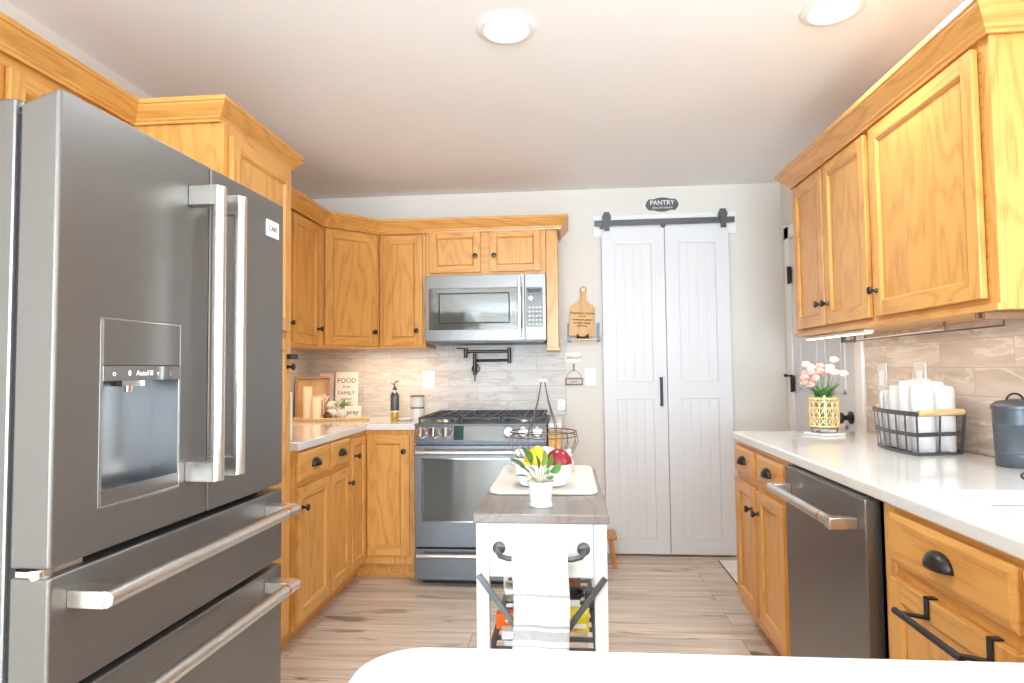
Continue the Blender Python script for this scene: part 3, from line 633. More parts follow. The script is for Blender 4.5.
# oven door with window
b = MB(); b.cells([.002, .048, RWd - .048, RWd - .002], [.228, .372, .722, .798], {(1, 1)}, -.022, .028); od = b.build('oven_door', 'slate_blue', RG, bevel=.003)
b = MB(); b.box(.048, RWd - .048, -.017, .02, .372, .722); b.build('oven_window', 'cookglass', od)
b = MB(); b.cells([.044, .050, RWd - .050, RWd - .044], [.368, .374, .720, .726], {(1, 1)}, -.024, -.018); b.build('window_trim', 'chrome', od)
def rbar(parent, z, s=.075):
    b = MB()
    for xx in (.025, RWd - .055): b.box(xx, xx + .03, -s, -.02, z - .014, z + .014)
    b.tube([(.022, -s, z), (RWd - .022, -s, z)], .014, 18); return b.build('handle', ['steel'], parent, smooth=True, bevel=.0015)
rbar(od, .765)
b = MB(); b.box(.002, RWd - .002, -.022, .028, .045, .218); sd = b.build('storage_drawer', 'slate_blue', RG, bevel=.003); rbar(sd, .190, .060)
# cooktop
b = MB(); b.box(-.003, RWd + .003, -.0, .672, .905, .919); b.build('cooktop', 'darkgrey', RG, bevel=.003)
for cx, cyy, r in ((.14, .19, .04), (.14, .50, .035), (.378, .34, .05), (.617, .19, .04), (.617, .50, .035)):
    b = MB(); b.m(0).lathe([(r + .014, 0), (r + .012, .008), (r, .012), (r, .018)], 24, TR(cx, cyy, .919)); b.m(1).lathe([(0, .018), (r - .002, .018), (r - .002, .026), (0, .028)], 24, TR(cx, cyy, .919)); b.build('burner', ['steel', 'iron'], RG, smooth=True)
for gx in (.012, .257, .502):
    b = MB(); gw = .240; zt = .955
    for yy in (.045, .24, .43, .63): b.box(gx, gx + gw, yy - .007, yy + .007, zt - .014, zt)
    for xx in (gx + .004, gx + gw / 2, gx + gw - .016): b.box(xx, xx + .013, .03, .645, zt - .014, zt)
    for q in range(3):
        xx = gx + gw / 2 + (q - 1) * .075; b.box(xx - .005, xx + .005, .12, .56, zt - .010, zt + .001)
    for xx in (gx + .004, gx + gw - .016):
        for yy in (.035, .63): b.box(xx, xx + .012, yy - .006, yy + .006, .919, zt - .012)
    b.build('grate', 'iron', RG, bevel=.002)

# ------------------------------------------------------------------ microwave
MW = thing('microwave', 'slate over-the-range microwave under the short cabinet', 'microwave', (-.876, 3.848, 0), 0)
b = MB(); b.box(.0, RWd, .025, .375, 1.402, 1.818); b.m(1).box(.01, RWd - .01, .0, .36, 1.392, 1.4015); b.build('body', ['mw_steel', 'darkgrey'], MW, bevel=.003)
b = MB(); b.cells([.0, .022, .612, .625], [1.408, 1.478, 1.736, 1.818], {(1, 1)}, 0, .025); md = b.build('door', 'mw_steel', MW, bevel=.002)
b = MB(); b.box(.022, .612, .002, .022, 1.478, 1.736); b.build('window', 'cookglass', md)
b = MB(); b.cells([.085, .092, .525, .532], [1.515, 1.522, 1.70, 1.707], {(1, 1)}, .0005, .003); b.build('window_border', 'gap', md)
b = MB(); b.m(0).box(.5865, .605, -.045, -.032, 1.428, 1.795)
for z in (1.435, 1.765): b.box(.588, .603, -.035, .002, z, z + .022)
b.build('handle', 'steel', md, bevel=.004, smooth=True)
b = MB(); b.box(.628, RWd, 0, .025, 1.408, 1.818); b.build('side_panel', 'mw_steel', MW, bevel=.002)
b = MB(); b.box(.634, .738, -.002, .002, 1.483, 1.734); cpm = b.build('keypad', 'mirrorpanel', MW)
b = MB(); b.box(.645, .727, -.003, 0, 1.700, 1.724); b.build('display', 'screendark', MW)
b = MB(); b.lathe([(0, 0), (.017, 0), (.015, .014), (0, .016)], 20, TR(.664, -.002, 1.664, rx=PI / 2)); b.build('dial', 'white', MW, smooth=True)
b = MB()
for r in range(5):
    for q in range(4): b.box(.650 + q * .022, .662 + q * .022, -.003, 0, 1.50 + r * .026, 1.508 + r * .026)
b.build('keys', 'plastic', MW)

# ------------------------------------------------------------------ dishwasher
DW = thing('dishwasher', 'slate steel dishwasher with bar handle in the right run', 'dishwasher', (.785, 2.362, 0), -R90)
b = MB(); b.box(.002, .612, .048, .60, .10, .868); b.m(1).box(.01, .59, .09, .58, 0, .10); b.build('body', ['darkgrey', 'gap'], DW)
b = MB(); b.box(0, .608, 0, .046, .11, .868); dwd = b.build('door', 'slate', DW, bevel=.004)
b = MB(); b.box(.01, .59, .004, .032, .8682, .872); b.build('control_strip', 'mirrorpanel', DW)
b = MB()
for xx in (.03, .54): b.m(0).box(xx, xx + .03, -.062, 0, .795 - .015, .795 + .015)
b.m(0).tube([(.031, -.062, .795), (.566, -.062, .795)], .0155, 20); b.m(1).tube([(.475, -.062, .795), (.490, -.062, .795)], .0159, 20)
b.m(0).box(.535, .572, -.076, -.03, .779, .811)
b.build('handle', ['steel', 'copper'], dwd, smooth=True, bevel=.002)

# towel bar hooked over the sink cabinet door
TB = thing('towel_bar', 'black towel bar hooked over the sink cabinet door', 'towel bar', (.82, 1.742, 0), -R90)
xa, xb_ = .240, .452
for xx in (xa, xb_):
    b = MB(); b.box(xx - .009, xx + .009, -.024, -.0205, .655, .704); b.box(xx - .009, xx + .009, -.024, -.001, .7005, .704)
    b.prism([(-.0205, .655), (-.0205, .661), (-.086, .673), (-.086, .667)], xx - .009, xx + .009, axis='x'); b.build('hook', 'black', TB, bevel=.001)
b = MB(); b.tube([(xa - .005, -.088, .672), (xb_ + .025, -.088, .672)], .0075, 14); b.build('rail', 'black', TB, smooth=True)

# ------------------------------------------------------------------ pantry doors on the back wall
PZ0, PZ1 = .015, 2.165
def leaf(x0, x1, grooves, nm, lab):
    t = thing(nm, lab, 'pantry door', (x0, W - .052, 0), 0)
    w = x1 - x0; st = .088; b = MB()
    zs = [PZ0, .115, 1.022, 1.137, 2.052, PZ1]
    b.cells([0, st, w - st, w], zs, {(1, 1), (1, 3)}, 0, .035)
    if not grooves: b.box(st, w - st, .009, .03, zs[1], zs[2]); b.box(st, w - st, .009, .03, zs[3], zs[4])
    else:
        n = 4; pw = (w - 2 * st) / n
        for i in range(n):
            for z0, z1 in ((zs[1], zs[2]), (zs[3], zs[4])): b.box(st + i * pw + .0015, st + (i + 1) * pw - .0015, .008, .03, z0, z1)
        for z0, z1 in ((zs[1], zs[2]), (zs[3], zs[4])): b.box(st, w - st, .0095, .03, z0, z1)
    b.build('leaf', 'door', t, bevel=.002)
    return t
pl_ = leaf(.248, .6605, True, 'pantry_door', 'left white panelled pantry door with black pull')
pr_ = leaf(.664, 1.077, True, 'pantry_door', 'right white panelled pantry door without a pull')
b = MB(); hx = .372
for z in (.985, 1.155): b.box(hx - .010, hx + .010, -.022, 0, z - .006, z + .006)
b.box(hx - .009, hx + .009, -.028, -.020, .975, 1.165); b.build('pull_handle', 'black', pl_, bevel=.002)
# header board and rail
tag(MB().box(.196, 1.135, W - .020, W - .001, 2.115, 2.255).build('header_board', 'trim', bevel=.002), 'white header board behind the black door rail', 'board')
rl = thing('sliding_door_rail', 'black flat rail with rollers above the pantry doors', 'door rail', (0, W - .06, 0))
b = MB(); b.box(.202, 1.118, 0, .007, 2.178, 2.216); b.build('rail_bar', 'darkgrey', rl, bevel=.001)
b = MB()
for x in (.25, .45, .66, .87, 1.09): b.cyl((x, .007, 2.197), (x, .036, 2.197), .010)
b.build('spacer', 'darkgrey', rl, smooth=True)
for x in (.283, 1.040):
    b = MB(); b.cyl((x, -.016, 2.232), (x, -.002, 2.232), .030, n=28); b.box(x - .018, x + .018, -.020, -.016, 2.14, 2.262); b.box(x - .018, x + .018, -.020, .003, 2.258, 2.266)
    b.cyl((x, -.024, 2.232), (x, -.019, 2.232), .007); b.cyl((x, -.024, 2.165), (x, -.019, 2.165), .006); b.build('roller_hanger', 'darkgrey', rl, smooth=True)
for x in (.252, .655):
    b = MB(); b.cyl((x, -.006, 2.172), (x, .010, 2.172), .016); b.build('end_stop', 'darkgrey', rl, smooth=True)
# PANTRY sign
sg = thing('pantry_sign', 'small dark plaque reading PANTRY above the door rail', 'sign', (.6585, W - .001, 2.322))
def plaque(s):
    up_ = [(-.118, .0), (-.108, .022), (-.094, .040), (-.060, .040), (-.030, .049), (0, .052), (.030, .049), (.060, .040), (.094, .040), (.108, .022), (.118, 0)]
    return [(x * s, z * s) for x, z in up_] + [(x * s, -z * s) for x, z in up_[::-1][1:-1]]
b = MB(); b.m(1).prism(plaque(1.0), -.008, 0, axis='y'); b.m(0).prism(plaque(.95), -.010, -.008, axis='y'); b.build('plaque', ['darkgrey', 'signwhite'], sg)
text('PANTRY', .043, (0, -.0105, .012), 'plastic', sg, bold=.0006)
text('take and restock', .020, (0, -.0105, -.020), 'plastic', sg, shear=.3)

# ------------------------------------------------------------------ pot filler
PF = thing('pot_filler', 'black folding pot filler tap on the tiles above the range', 'tap', (-.612, W - .010, 0))
b = MB(); b.lathe([(0, 0), (.030, 0), (.030, .006), (.026, .010), (.012, .012)], 24, TR(0, 0, 1.235, rx=PI / 2)); b.cyl((0, 0, 1.235), (0, -.06, 1.235), .012); b.cyl((0, -.06, 1.19), (0, -.06, 1.335), .0125); b.build('base', 'bronze', PF, smooth=True)
b = MB(); b.cyl((0, -.06, 1.19), (0, -.06, 1.16), .004); b.ball((0, -.06, 1.158), .006); b.build('lever', 'bronze', PF, smooth=True)
b = MB(); b.cyl((0, -.06, 1.288), (.235, -.075, 1.288), .0095); b.cyl((.235, -.075, 1.268), (.235, -.075, 1.372), .0125); b.build('lower_arm', 'bronze', PF, smooth=True)
b = MB(); b.cyl((.235, -.075, 1.348), (-.055, -.10, 1.348), .0095); b.cyl((-.055, -.10, 1.305), (-.055, -.10, 1.372), .0125); b.build('upper_arm', 'bronze', PF, smooth=True)
b = MB(); b.cyl((-.055, -.10, 1.366), (-.115, -.105, 1.372), .0045); b.build('lever', 'bronze', PF, smooth=True)

# outlets, switch
def outlet(name, lab, cat, loc, rz=0, w=.075, h=.118, kind='duplex'):
    t = thing(name, lab, cat, loc, rz)
    MB().box(-w / 2, w / 2, -.006, -.001, -h / 2, h / 2).build('cover_plate', 'plastic', t, bevel=.002)
    b = MB()
    if kind == 'duplex':
        for z in (-.022, .022): b.m(0).box(-.016, .016, -.008, -.005, z - .014, z + .014); b.m(1).box(-.008, -.006, -.0085, -.0075, z - .004, z + .006).box(.006, .008, -.0085, -.0075, z - .004, z + .006)
        b.build('sockets', ['plastic', 'gap'], t)
    else:
        b.box(-.005, .005, -.016, -.005, -.006, .010); b.build('toggle', 'plastic', t, bevel=.001)
        b = MB(); 
        for z in (-.04, .04): b.cyl((0, -.0072, z), (0, -.0055, z), .003, n=10)
        b.build('screw', 'steel', t)
    return t
outlet('wall_outlet', 'white double outlet on the tiles left of the range', 'outlet', (-.938, W - .010, 1.160), w=.088)
outlet('wall_outlet', 'white outlet low on the tiles right of the range', 'outlet', (-.035, W - .010, .985), w=.05, h=.065)
outlet('light_switch', 'white light switch on the wall beside the pantry door', 'switch', (.163, W, 1.168), kind='toggle')
for yy, lab in ((2.955, 'clear switch plate on the right tiles nearer the side door'), (2.650, 'clear switch plate on the right tiles behind the rolled towels')):
    t = thing('switch_plate', lab, 'switch', (XR - .010, yy, 1.17), -R90)
    MB().box(-.042, .042, -.007, -.001, -.066, .066).build('cover_plate', 'clearplastic', t, bevel=.003); MB().box(-.018, .018, -.010, -.0065, -.034, .034).build('rocker', 'plastic', t, bevel=.002)

# wall shelf rod with brackets, cutting board and easel
SH = thing('wall_rail_shelf', 'small wooden shelf bar on black metal brackets by the pantry', 'shelf', (.120, W, 1.425))
b = MB(); b.box(-.105, .105, -.075, -.015, -.012, .0); b.build('shelf_bar', 'bamboo', SH, bevel=.003)
for x in (-.098, .098):
    b = MB(); b.box(x - .010, x + .010, -.004, 0, -.02, .108); b.box(x - .010, x + .010, -.078, 0, -.0165, -.0125); b.box(x - .010, x + .010, -.080, -.076, -.0165, .02); b.cyl((x, -.007, .085), (x, -.003, .085), .006); b.build('bracket', 'darkgrey', SH, bevel=.001)
CB = thing('cutting_board', 'wooden paddle board with burnt lettering leaning on the bar shelf', 'board', (.105, W - .048, 1.4385), 0)
CB.rotation_euler = (math.radians(-7), math.radians(3), 0)
def board_outline():
    pts = [(-.080, 0), (.080, 0), (.086, .010), (.082, .195), (.070, .212), (.040, .228), (.023, .25), (.019, .29)]
    pts += [(.024 * math.cos(a), .318 + .026 * math.sin(a)) for a in [math.radians(d) for d in range(-20, 201, 20)]]
    pts += [(-.019, .29), (-.023, .25), (-.040, .228), (-.070, .212), (-.082, .195), (-.086, .010)]
    return pts
b = MB(); b.prism(board_outline(), -.014, 0, axis='y'); b.build('paddle', 'bamboo', CB, bevel=.002)
b = MB(); b.lathe([(.0, 0), (.012, 0), (.012, .0005), (0, .0005)], 20, TR(0, -.0142, .318, rx=PI / 2)); b.build('hang_hole', 'wall', CB)
for s_, z, sz in (("Grandma's kitchen", .158, .0215), ('A PLACE', .136, .012), ('where we gather', .114, .019), ('to share meals', .092, .019), ('with love', .072, .019)): text(s_, sz, (0, -.0145, z), 'brownink', CB, shear=.15, bold=.0006)
ES = thing('small_easel', 'small black easel holding the paddle board', 'easel', (.112, W - .055, 1.4255))
b = MB()
for sx in (-1, 1):
    b.tube([(sx * .035, -.012, .002), (sx * .035, -.016, .012), (sx * .028, -.014, .022), (sx * .018, -.005, .010), (sx * .008, .004, .004)], .004, 8); b.tube([(sx * .035, -.016, .006), (sx * .037, -.022, .030)], .004, 8); b.tube([(sx * .03, -.01, .004), (sx * .03, .03, .004)], .004, 8)
b.tube([(-.035, -.014, .010), (.035, -.014, .010)], .004, 8); b.build('stand', 'black', ES, smooth=True)

# hanging signs
HS = thing('hanging_sign', 'small white square sign lettered blessed on the back wall', 'sign', (.050, W, 1.300))
MB().box(-.052, .052, -.012, -.001, -.035, .036).build('board', 'signwhite', HS, bevel=.002); text('blessed', .032, (0, -.0125, .002), 'ink', HS, shear=.35)
HG = thing('hanging_sign', 'small framed brown sign hanging from a wire arch below the white one', 'sign', (.052, W, 1.140))
MB().box(-.0499, .0499, -.008, -.001, -.0149, .0149).build('panel', 'cream', HG)
b = MB(); b.cells([-.060, -.050, .050, .060], [-.025, -.015, .015, .025], {(1, 1)}, -.012, -.001); b.build('frame', 'brownlid', HG)
b = MB(); b.tube([(-.05, -.006, .02)] + [(.05 * math.cos(a), -.006, .02 + .055 * math.sin(a)) for a in [PI - PI * i / 10 for i in range(11)]], .0014, 6); b.tube([(0, -.006, .075), (0, -.006, .12)], .004, 6); b.build('wire_hanger', 'darkgrey', HG)
text('gather', .018, (0, -.0085, 0), 'brownink', HG, shear=.2)

# ------------------------------------------------------------------ left counter things
ZC = .9155
def leaf_mesh(b, base, tip, w, bend=.2, side=None, n=6):
    base = Vector(base); tip = Vector(tip); ax = tip - base; L = ax.length; t = ax.normalized(); s = (side or t.cross(Vector((0, 0, 1)))).normalized(); nrm = s.cross(t)
    vs = []; fs = []
    for i in range(n + 1):
        u = i / n; wd = w * math.sin(PI * min(1, u * .96 + .02)) ** .7; c = base + ax * u + nrm * (-bend * L * (u - .5) ** 2 * 2 + bend * L * .5)
        vs += [c - s * wd * .5 + nrm * wd * .08, c, c + s * wd * .5 + nrm * wd * .08]
    for i in range(n): fs += [(3 * i, 3 * i + 1, 3 * i + 4, 3 * i + 3), (3 * i + 1, 3 * i + 2, 3 * i + 5, 3 * i + 4)]
    b.add(vs, fs)
TRx = thing('wooden_tray', 'long light wooden tray on the left corner worktop', 'tray', (-1.500, 3.885, ZC), math.radians(12))
b = MB(); b.prism(rrect(-.235, .235, -.085, .085, .03), 0, .010); b.build('tray_base', 'traywood', TRx, bevel=.003)
b = MB(); out = rrect(-.235, .235, -.085, .085, .03); b.tube([(x, y, .014) for x, y in out], .006, 8, closed=True); b.build('tray_rim', 'traywood', TRx, smooth=True)
ZT = ZC + .0105
def candle(x, y, h, r, lab):
    t = thing('pillar_candle', lab, 'candle', (x, y, ZT), 0, 'pillar candles on the tray'); MB().lathe([(0, 0), (r, 0), (r, h - .004), (r - .004, h), (r - .012, h - .005), (0, h - .007)], 24).build('wax_body', 'wax', t, smooth=True); MB().cyl((0, 0, h - .008), (0, 0, h + .006), .0015, n=8).build('wick', 'ink', t)
candle(-1.635, 3.842, .205, .029, 'taller ivory pillar candle at the left end of the tray')
candle(-1.565, 3.815, .135, .029, 'shorter ivory pillar candle in front on the tray')
# backing crate/board, pink card, food sign
BX = thing('wooden_box_frame', 'brown wooden box frame leaning behind the candles', 'box frame', (-1.672, 4.03, ZC), math.radians(20)); BX.rotation_euler = (math.radians(-8), 0, math.radians(20))
b = MB(); b.m(0).box(-.118, .106, 0, .008, 0, .275)
for q in ((-.118, -.105, 0, .275), (.094, .106, 0, .275), (-.105, .094, 0, .013), (-.105, .094, .262, .275)): b.m(1).box(q[0], q[1], -.03, 0, q[2], q[3])
b.build('frame', ['bamboo', 'brownwood'], BX, bevel=.001)
SGp = thing('script_sign', 'small white script cutout sign between candle and box frame', 'sign', (-1.585, 3.895, ZT), math.radians(12)); MB().box(-.04, .04, -.004, .004, 0, .012).build('base', 'signwhite', SGp); text('family', .055, (0, -.002, .135), 'signwhite', SGp, extrude=.003, shear=.2, bold=.001); b = MB(); b.box(-.03, -.026, -.002, .002, .01, .125); b.box(.03, .034, -.002, .002, .01, .125); b.build('post', 'signwhite', SGp)
PC = tag(MB().box(-.05, .05, -.006, 0, 0, .30).build('pink_card', 'signpink', loc=(-1.640, 4.165, ZC), rot=(math.radians(-7), 0, math.radians(8)), bevel=.001), 'tall pale pink printed card behind the box frame', 'card')
FS = thing('food_sign', 'white wooden sign lettered FOOD and FAMILY leaning on the tiles', 'sign', (-1.500, 4.165, ZC), 0); FS.rotation_euler = (math.radians(-6), 0, math.radians(3))
MB().box(-.078, .078, -.012, 0, 0, .305).build('board', 'signwhite', FS, bevel=.002)
for s_, z, sz, sh in (('FOOD', .245, .046, 0), ('brings', .205, .022, .3), ('FAMILY', .160, .036, 0), ('together', .122, .022, .3), ('& love', .075, .036, .4)): text(s_, sz, (0, -.0125, z), 'ink', FS, shear=sh)
PY = thing('pray_block', 'small white block lettered pray on the right end of the tray', 'sign block', (-1.362, 3.905, ZT), math.radians(8)); MB().box(-.050, .050, -.012, .012, 0, .078).build('block', 'signwhite', PY, bevel=.002); text('pray', .042, (0, -.0125, .038), 'ink', PY, bold=.0004)
def pumpkin(x, y, r, mat, lab):
    t = thing('fabric_pumpkin', lab, 'pumpkin', (x, y, ZT), random.random(), 'white pumpkins on the tray')
    b = MB(); n = 32; m_ = 10; vs = [(0, 0, r * .12)]; fs = []
    for j in range(1, m_):
        ph = -R90 + PI * j / m_
        for i in range(n):
            a = 2 * PI * i / n; rr = r * math.cos(ph) * (1 - .12 * (1 + math.cos(a * 8)) / 2); vs.append((rr * math.cos(a), rr * math.sin(a), r * .8 + r * .8 * math.sin(ph)))
    vs.append((0, 0, r * 1.48)); L = len(vs) - 1
    for i in range(n):
        i2 = (i + 1) % n; fs += [(0, 1 + i2, 1 + i), (L, L - n + i, L - n + i2)]
        for j in range(m_ - 2): fs.append((1 + j * n + i, 1 + j * n + i2, 1 + (j + 1) * n + i2, 1 + (j + 1) * n + i))
    b.add(vs, fs); b.build('pumpkin_body', mat, t, smooth=True); MB().tube([(0, 0, r * 1.35), (r * .05, 0, r * 1.7), (r * .2, 0, r * 1.9)], .004, 8).build('stalk', 'stem', t, smooth=True)
    return t
pumpkin(-1.490, 3.868, .040, 'cotton', 'white ribbed pumpkin in front on the tray')
pumpkin(-1.432, 3.880, .036, 'cotton', 'white ribbed pumpkin nearest the pray block')
p3 = pumpkin(-1.515, 3.945, .036, 'petalwhite', 'white ribbed pumpkin raised behind the others'); p3.location.z = ZT + .052
b = MB(); b.lathe([(0, 0), (.034, 0), (.034, .05), (0, .051)], 16); tag(b.build('bark_slice', 'browncone', loc=(-1.515, 3.945, ZT)), 'brown bark slice under the raised pumpkin', 'bark')
def cone(x, y, lab):
    b = MB()
    for i in range(34):
        a = i * 2.4; z = .006 + .040 * i / 34; r = .020 * math.sin(PI * min(1, .25 + .72 * i / 34)) + .003; b.ball((r * math.cos(a), r * math.sin(a), z), (.008, .008, .004), 8)
    tag(b.build('pine_cone', 'browncone', loc=(x, y, ZT), smooth=True), lab, 'pine cone', 'pine cones on the tray')
cone(-1.500, 3.835, 'brown pine cone beside the short candle'); cone(-1.368, 3.93, 'brown pine cone beside the pray block'); cone(-1.43, 3.945, 'brown pine cone behind the pumpkins')
gs = thing('greenery_sprig', 'green leafy sprig among the pumpkins on the tray', 'greenery', (-1.43, 3.91, ZT + .04)); b = MB()
for i in range(26):
    a = i * 2.4; r = .02 + .05 * random.random(); leaf_mesh(b, (.4 * r * math.cos(a), .25 * r * math.sin(a) + .02, .02), (r * 1.3 * math.cos(a), .02 + .4 * r * math.sin(a), .05 + .035 * random.random()), .014)
b.build('leaves', 'leaf_light', gs)
# oil bottle
OB = thing('oil_bottle', 'glass oil bottle with black sleeve and curved steel spout', 'bottle', (-1.083, 3.885, ZC))
MB().lathe([(0, 0), (.025, 0), (.027, .004), (.027, .05), (.026, .155), (.020, .17), (.012, .178), (.012, .19), (0, .19)], 24).build('bottle_body', 'glass', OB, smooth=True)
MB().lathe([(0, .003), (.0235, .003), (.0235, .045), (0, .045)], 24).build('oil', 'oil', OB, smooth=True)
MB().lathe([(.0278, .062), (.0278, .155), (.0268, .158), (.0268, .060)], 24).build('sleeve', 'darkgrey', OB, smooth=True)
b = MB(); b.lathe([(0, .186), (.014, .186), (.014, .196), (.010, .204), (.005, .212), (0, .212)], 16); b.tube([(0, 0, .208), (-.002, 0, .225), (.004, 0, .238), (.016, 0, .244), (.024, 0, .238)], .0035, 8); b.tube([(0, 0, .212), (-.012, 0, .230), (-.022, 0, .228)], .0025, 8); b.build('spout', 'darkgrey', OB, smooth=True)
# spoon rest
tag(MB().lathe([(0, .002), (.035, .002), (.052, .012), (.054, .012), (.037, 0), (0, 0)], 28).build('small_dish', 'white', loc=(-1.005, 3.84, ZC), smooth=True), 'small white dish on the worktop beside the range', 'dish')
def can(z, lab):
    t = thing('canister', lab, 'canister', (-.963, 3.99, z), 0, 'stacked white canisters')
    MB().lathe([(0, 0), (.042, 0), (.044, .003), (.044, .064), (0, .064)], 28).build('jar', 'white', t, smooth=True); MB().lathe([(0, .0645), (.045, .0645), (.045, .073), (.043, .075), (0, .075)], 28).build('lid', 'brownlid', t, smooth=True)
can(ZC, 'lower of two stacked white canisters beside the range'); can(ZC + .0755, 'upper of two stacked white canisters with brown lid')
# white board against tall cabinet side, black latch
tag(MB().prism(rrect(-.11, .0, 0, .222, .012), -.012, 0, axis='y').build('white_cutting_board', 'plastic', loc=(-1.2135, 2.690, ZC), rot=(0, 0, 0), bevel=.002), 'white cutting board stood against the tall cabinet by the fridge', 'board')
LT = tag(MB().box(0, .07, -.022, -.002, 0, .022).build('wall_hook', 'black', loc=(-1.188, 2.570, 1.280), rot=(0, 0, R90), bevel=.003), 'black hook plate on the tall cabinet edge above its knob', 'hook')

# ------------------------------------------------------------------ rolling cart
CX0, CX1, CY0, CY1 = -.228, .096, 1.500, 2.190
CT = thing('kitchen_cart', 'narrow white kitchen cart with weathered grey wooden top', 'kitchen cart', ((CX0 + CX1) / 2, 0, 0))
c0 = (CX0 + CX1) / 2
def cb(): return MB()
hw = (CX1 - CX0) / 2
MB().box(-hw, hw, CY0, CY1, .858, .880).build('top', 'carttop', CT, bevel=.003)
for sx in (-1, 1):
    for yy in (CY0 + .012, CY1 - .042):
        x_ = sx * (hw - .006 - .015); MB().box(x_ - .0155, x_ + .0155, yy, yy + .03, .05, .8575).build('leg', 'cartwhite', CT, bevel=.002)
        b = MB(); b.cyl((x_ - .008, yy + .015, .025), (x_ + .008, yy + .015, .025), .025); b.build('caster', 'darkgrey', CT, smooth=True)
b = MB(); ia = hw - .037
b.box(-ia, ia, CY0 + .016, CY0 + .034, .728, .8575); b.build('drawer_front', 'cartwhite', CT, bevel=.002)
b = MB()
for sx in (-1, 1): b.box(sx * (hw - .016), sx * (hw - .030), CY0 + .042, CY1 - .042, .728, .8575)
b.box(-ia, ia, CY1 - .034, CY1 - .018, .728, .8575); b.build('apron', 'cartwhite', CT, bevel=.001)
def shelf(z, nm):
    b = MB(); y0, y1 = CY0 + .045, CY1 - .045; xw = hw - .022
    for sx in (-1, 1): b.box(sx * (xw - .014), sx * xw, y0, y1, z - .012, z)
    n = 10
    for i in range(n): yy = y0 + (y1 - y0 - .014) * i / (n - 1); b.box(-xw + .014, xw - .014, yy, yy + .014, z - .010, z - .001)
    return b.build(nm, 'darkgrey', CT, bevel=.001)
shelf(.520, 'slatted_shelf'); shelf(.20, 'slatted_shelf')
for sx in (-1, 1):
    b = MB(); p0 = Vector((sx * .150, CY0 + (.002 if sx < 0 else -.006), .736)); p1 = Vector((-sx * .150, CY0 + (.002 if sx < 0 else -.006), .332)); dv = (p1 - p0); L = dv.length; an = math.atan2(dv.z, dv.x)
    b.box(0, L, -.003, .003, -.007, .007, Matrix.Translation(p0) @ Matrix.Rotation(-an, 4, 'Y')); b.build('cross_brace', 'darkgrey', CT, bevel=.001)
for sx in (-1, 1):
    for y0, y1 in ((.736, .332), (.332, .736)):
        b = MB(); xx = sx * (hw + .003); b.tube([(xx, CY0 + .06, y0), (xx, CY1 - .06, y1)], .006, 6); 
b = MB(); rb = CY0 + .016
for sx in (-1, 1): b.lathe([(0, 0), (.0155, 0), (.0155, .005), (.012, .008), (.007, .010)], 20, TR(sx * .101, rb, .797, rx=PI / 2))
pts = [(-.101, rb - .006, .797), (-.101, rb - .030, .795), (-.094, rb - .045, .790), (-.075, rb - .052, .787), (0, rb - .054, .786), (.075, rb - .052, .787), (.094, rb - .045, .790), (.101, rb - .030, .795), (.101, rb - .006, .797)]
b.tube(pts, .0062, 12); b.build('towel_rail', 'darkgrey', CT, smooth=True)
# towel over the rail
def towel():
    b = MB(); y_r = rb - .054; x0, x1 = -.129, -.001; nx = 14
    path = []
    for i in range(8): path.append((y_r + .013, .60 + (.786 - .60) * i / 8))
    for i in range(9): a = i / 8 * PI; path.append((y_r + .013 * math.cos(a), .786 + .013 * math.sin(a)))
    dn = 100
    for i in range(1, dn + 1): path.append((y_r - .013 - .004 * math.sin(i * .25), .786 - (.786 - .44) * i / dn))
    s = 0; acc = [0]
    for i in range(1, len(path)): acc.append(acc[-1] + math.dist(path[i], path[i - 1]))
    vs = []; fs = []
    for i, (y, z) in enumerate(path):
        for k in range(nx + 1):
            u = k / nx; x = x0 + (x1 - x0) * u; wv = .0022 * math.sin(u * 9 + z * 8) * min(1, max(0, (.786 - z) * 8)); x += .002 * math.sin(z * 30); vs.append((x, y + wv, z - .004 * u * (1 if y < y_r else 0)))
    front = 17
    for i in range(len(path) - 1):
        zc = (path[i][1] + path[i + 1][1]) / 2
        stripe = i >= front and any(a < zc < c for a, c in ((.707, .712), (.638, .643), (.608, .629), (.594, .599), (.581, .586), (.567, .572), (.553, .558), (.50, .54)))
        b.m(1 if stripe else 0)
        b.add([vs[i * (nx + 1) + k] for k in range(nx + 1)] + [vs[(i + 1) * (nx + 1) + k] for k in range(nx + 1)], [(k, k + 1, nx + 2 + k, nx + 1 + k) for k in range(nx)])
    o = b.build('hand_towel', ['cotton', 'greystripe'], None, smooth=True, angle=80, solid=.003)
    bm = bmesh.new(); bm.from_mesh(o.data); bmesh.ops.remove_doubles(bm, verts=bm.verts, dist=.0004); bm.to_mesh(o.data); bm.free()
    return o
tag(towel(), 'white towel with grey stripes over the cart end rail', 'towel')
# tray on cart
ZK = .8805
b = MB(); b.prism(rrect(-.232 + .012, .082, 1.728, 2.188, .035), ZK, ZK + .012)
tr2 = b.build('serving_tray', 'cream', bevel=.004, seg=3); tag(tr2, 'cream rounded serving board on the cart top', 'board')
ZB = ZK + .0125
BW = thing('fruit_bowl', 'white rounded square bowl of fruit on the cart', 'bowl', (-.070, 1.812, ZB))
def squircle(w, d, n=40, p=3.2):
    out = []
    for i in range(n):
        a = 2 * PI * i / n; c_, s_ = math.cos(a), math.sin(a); out.append((w * abs(c_) ** (2 / p) * (1 if c_ >= 0 else -1), d * abs(s_) ** (2 / p) * (1 if s_ >= 0 else -1)))
    return out
b = MB(); n = 40; rings = [(.052, .040, 0), (.066, .052, .006), (.078, .064, .03), (.085, .071, .060), (.088, .074, .066), (.084, .070, .066), (.074, .060, .030), (.058, .046, .012), (.02, .016, .010)]
vs = []; fs = []
for w_, d_, z in rings: vs += [(x, y, z) for x, y in squircle(w_, d_, n)]
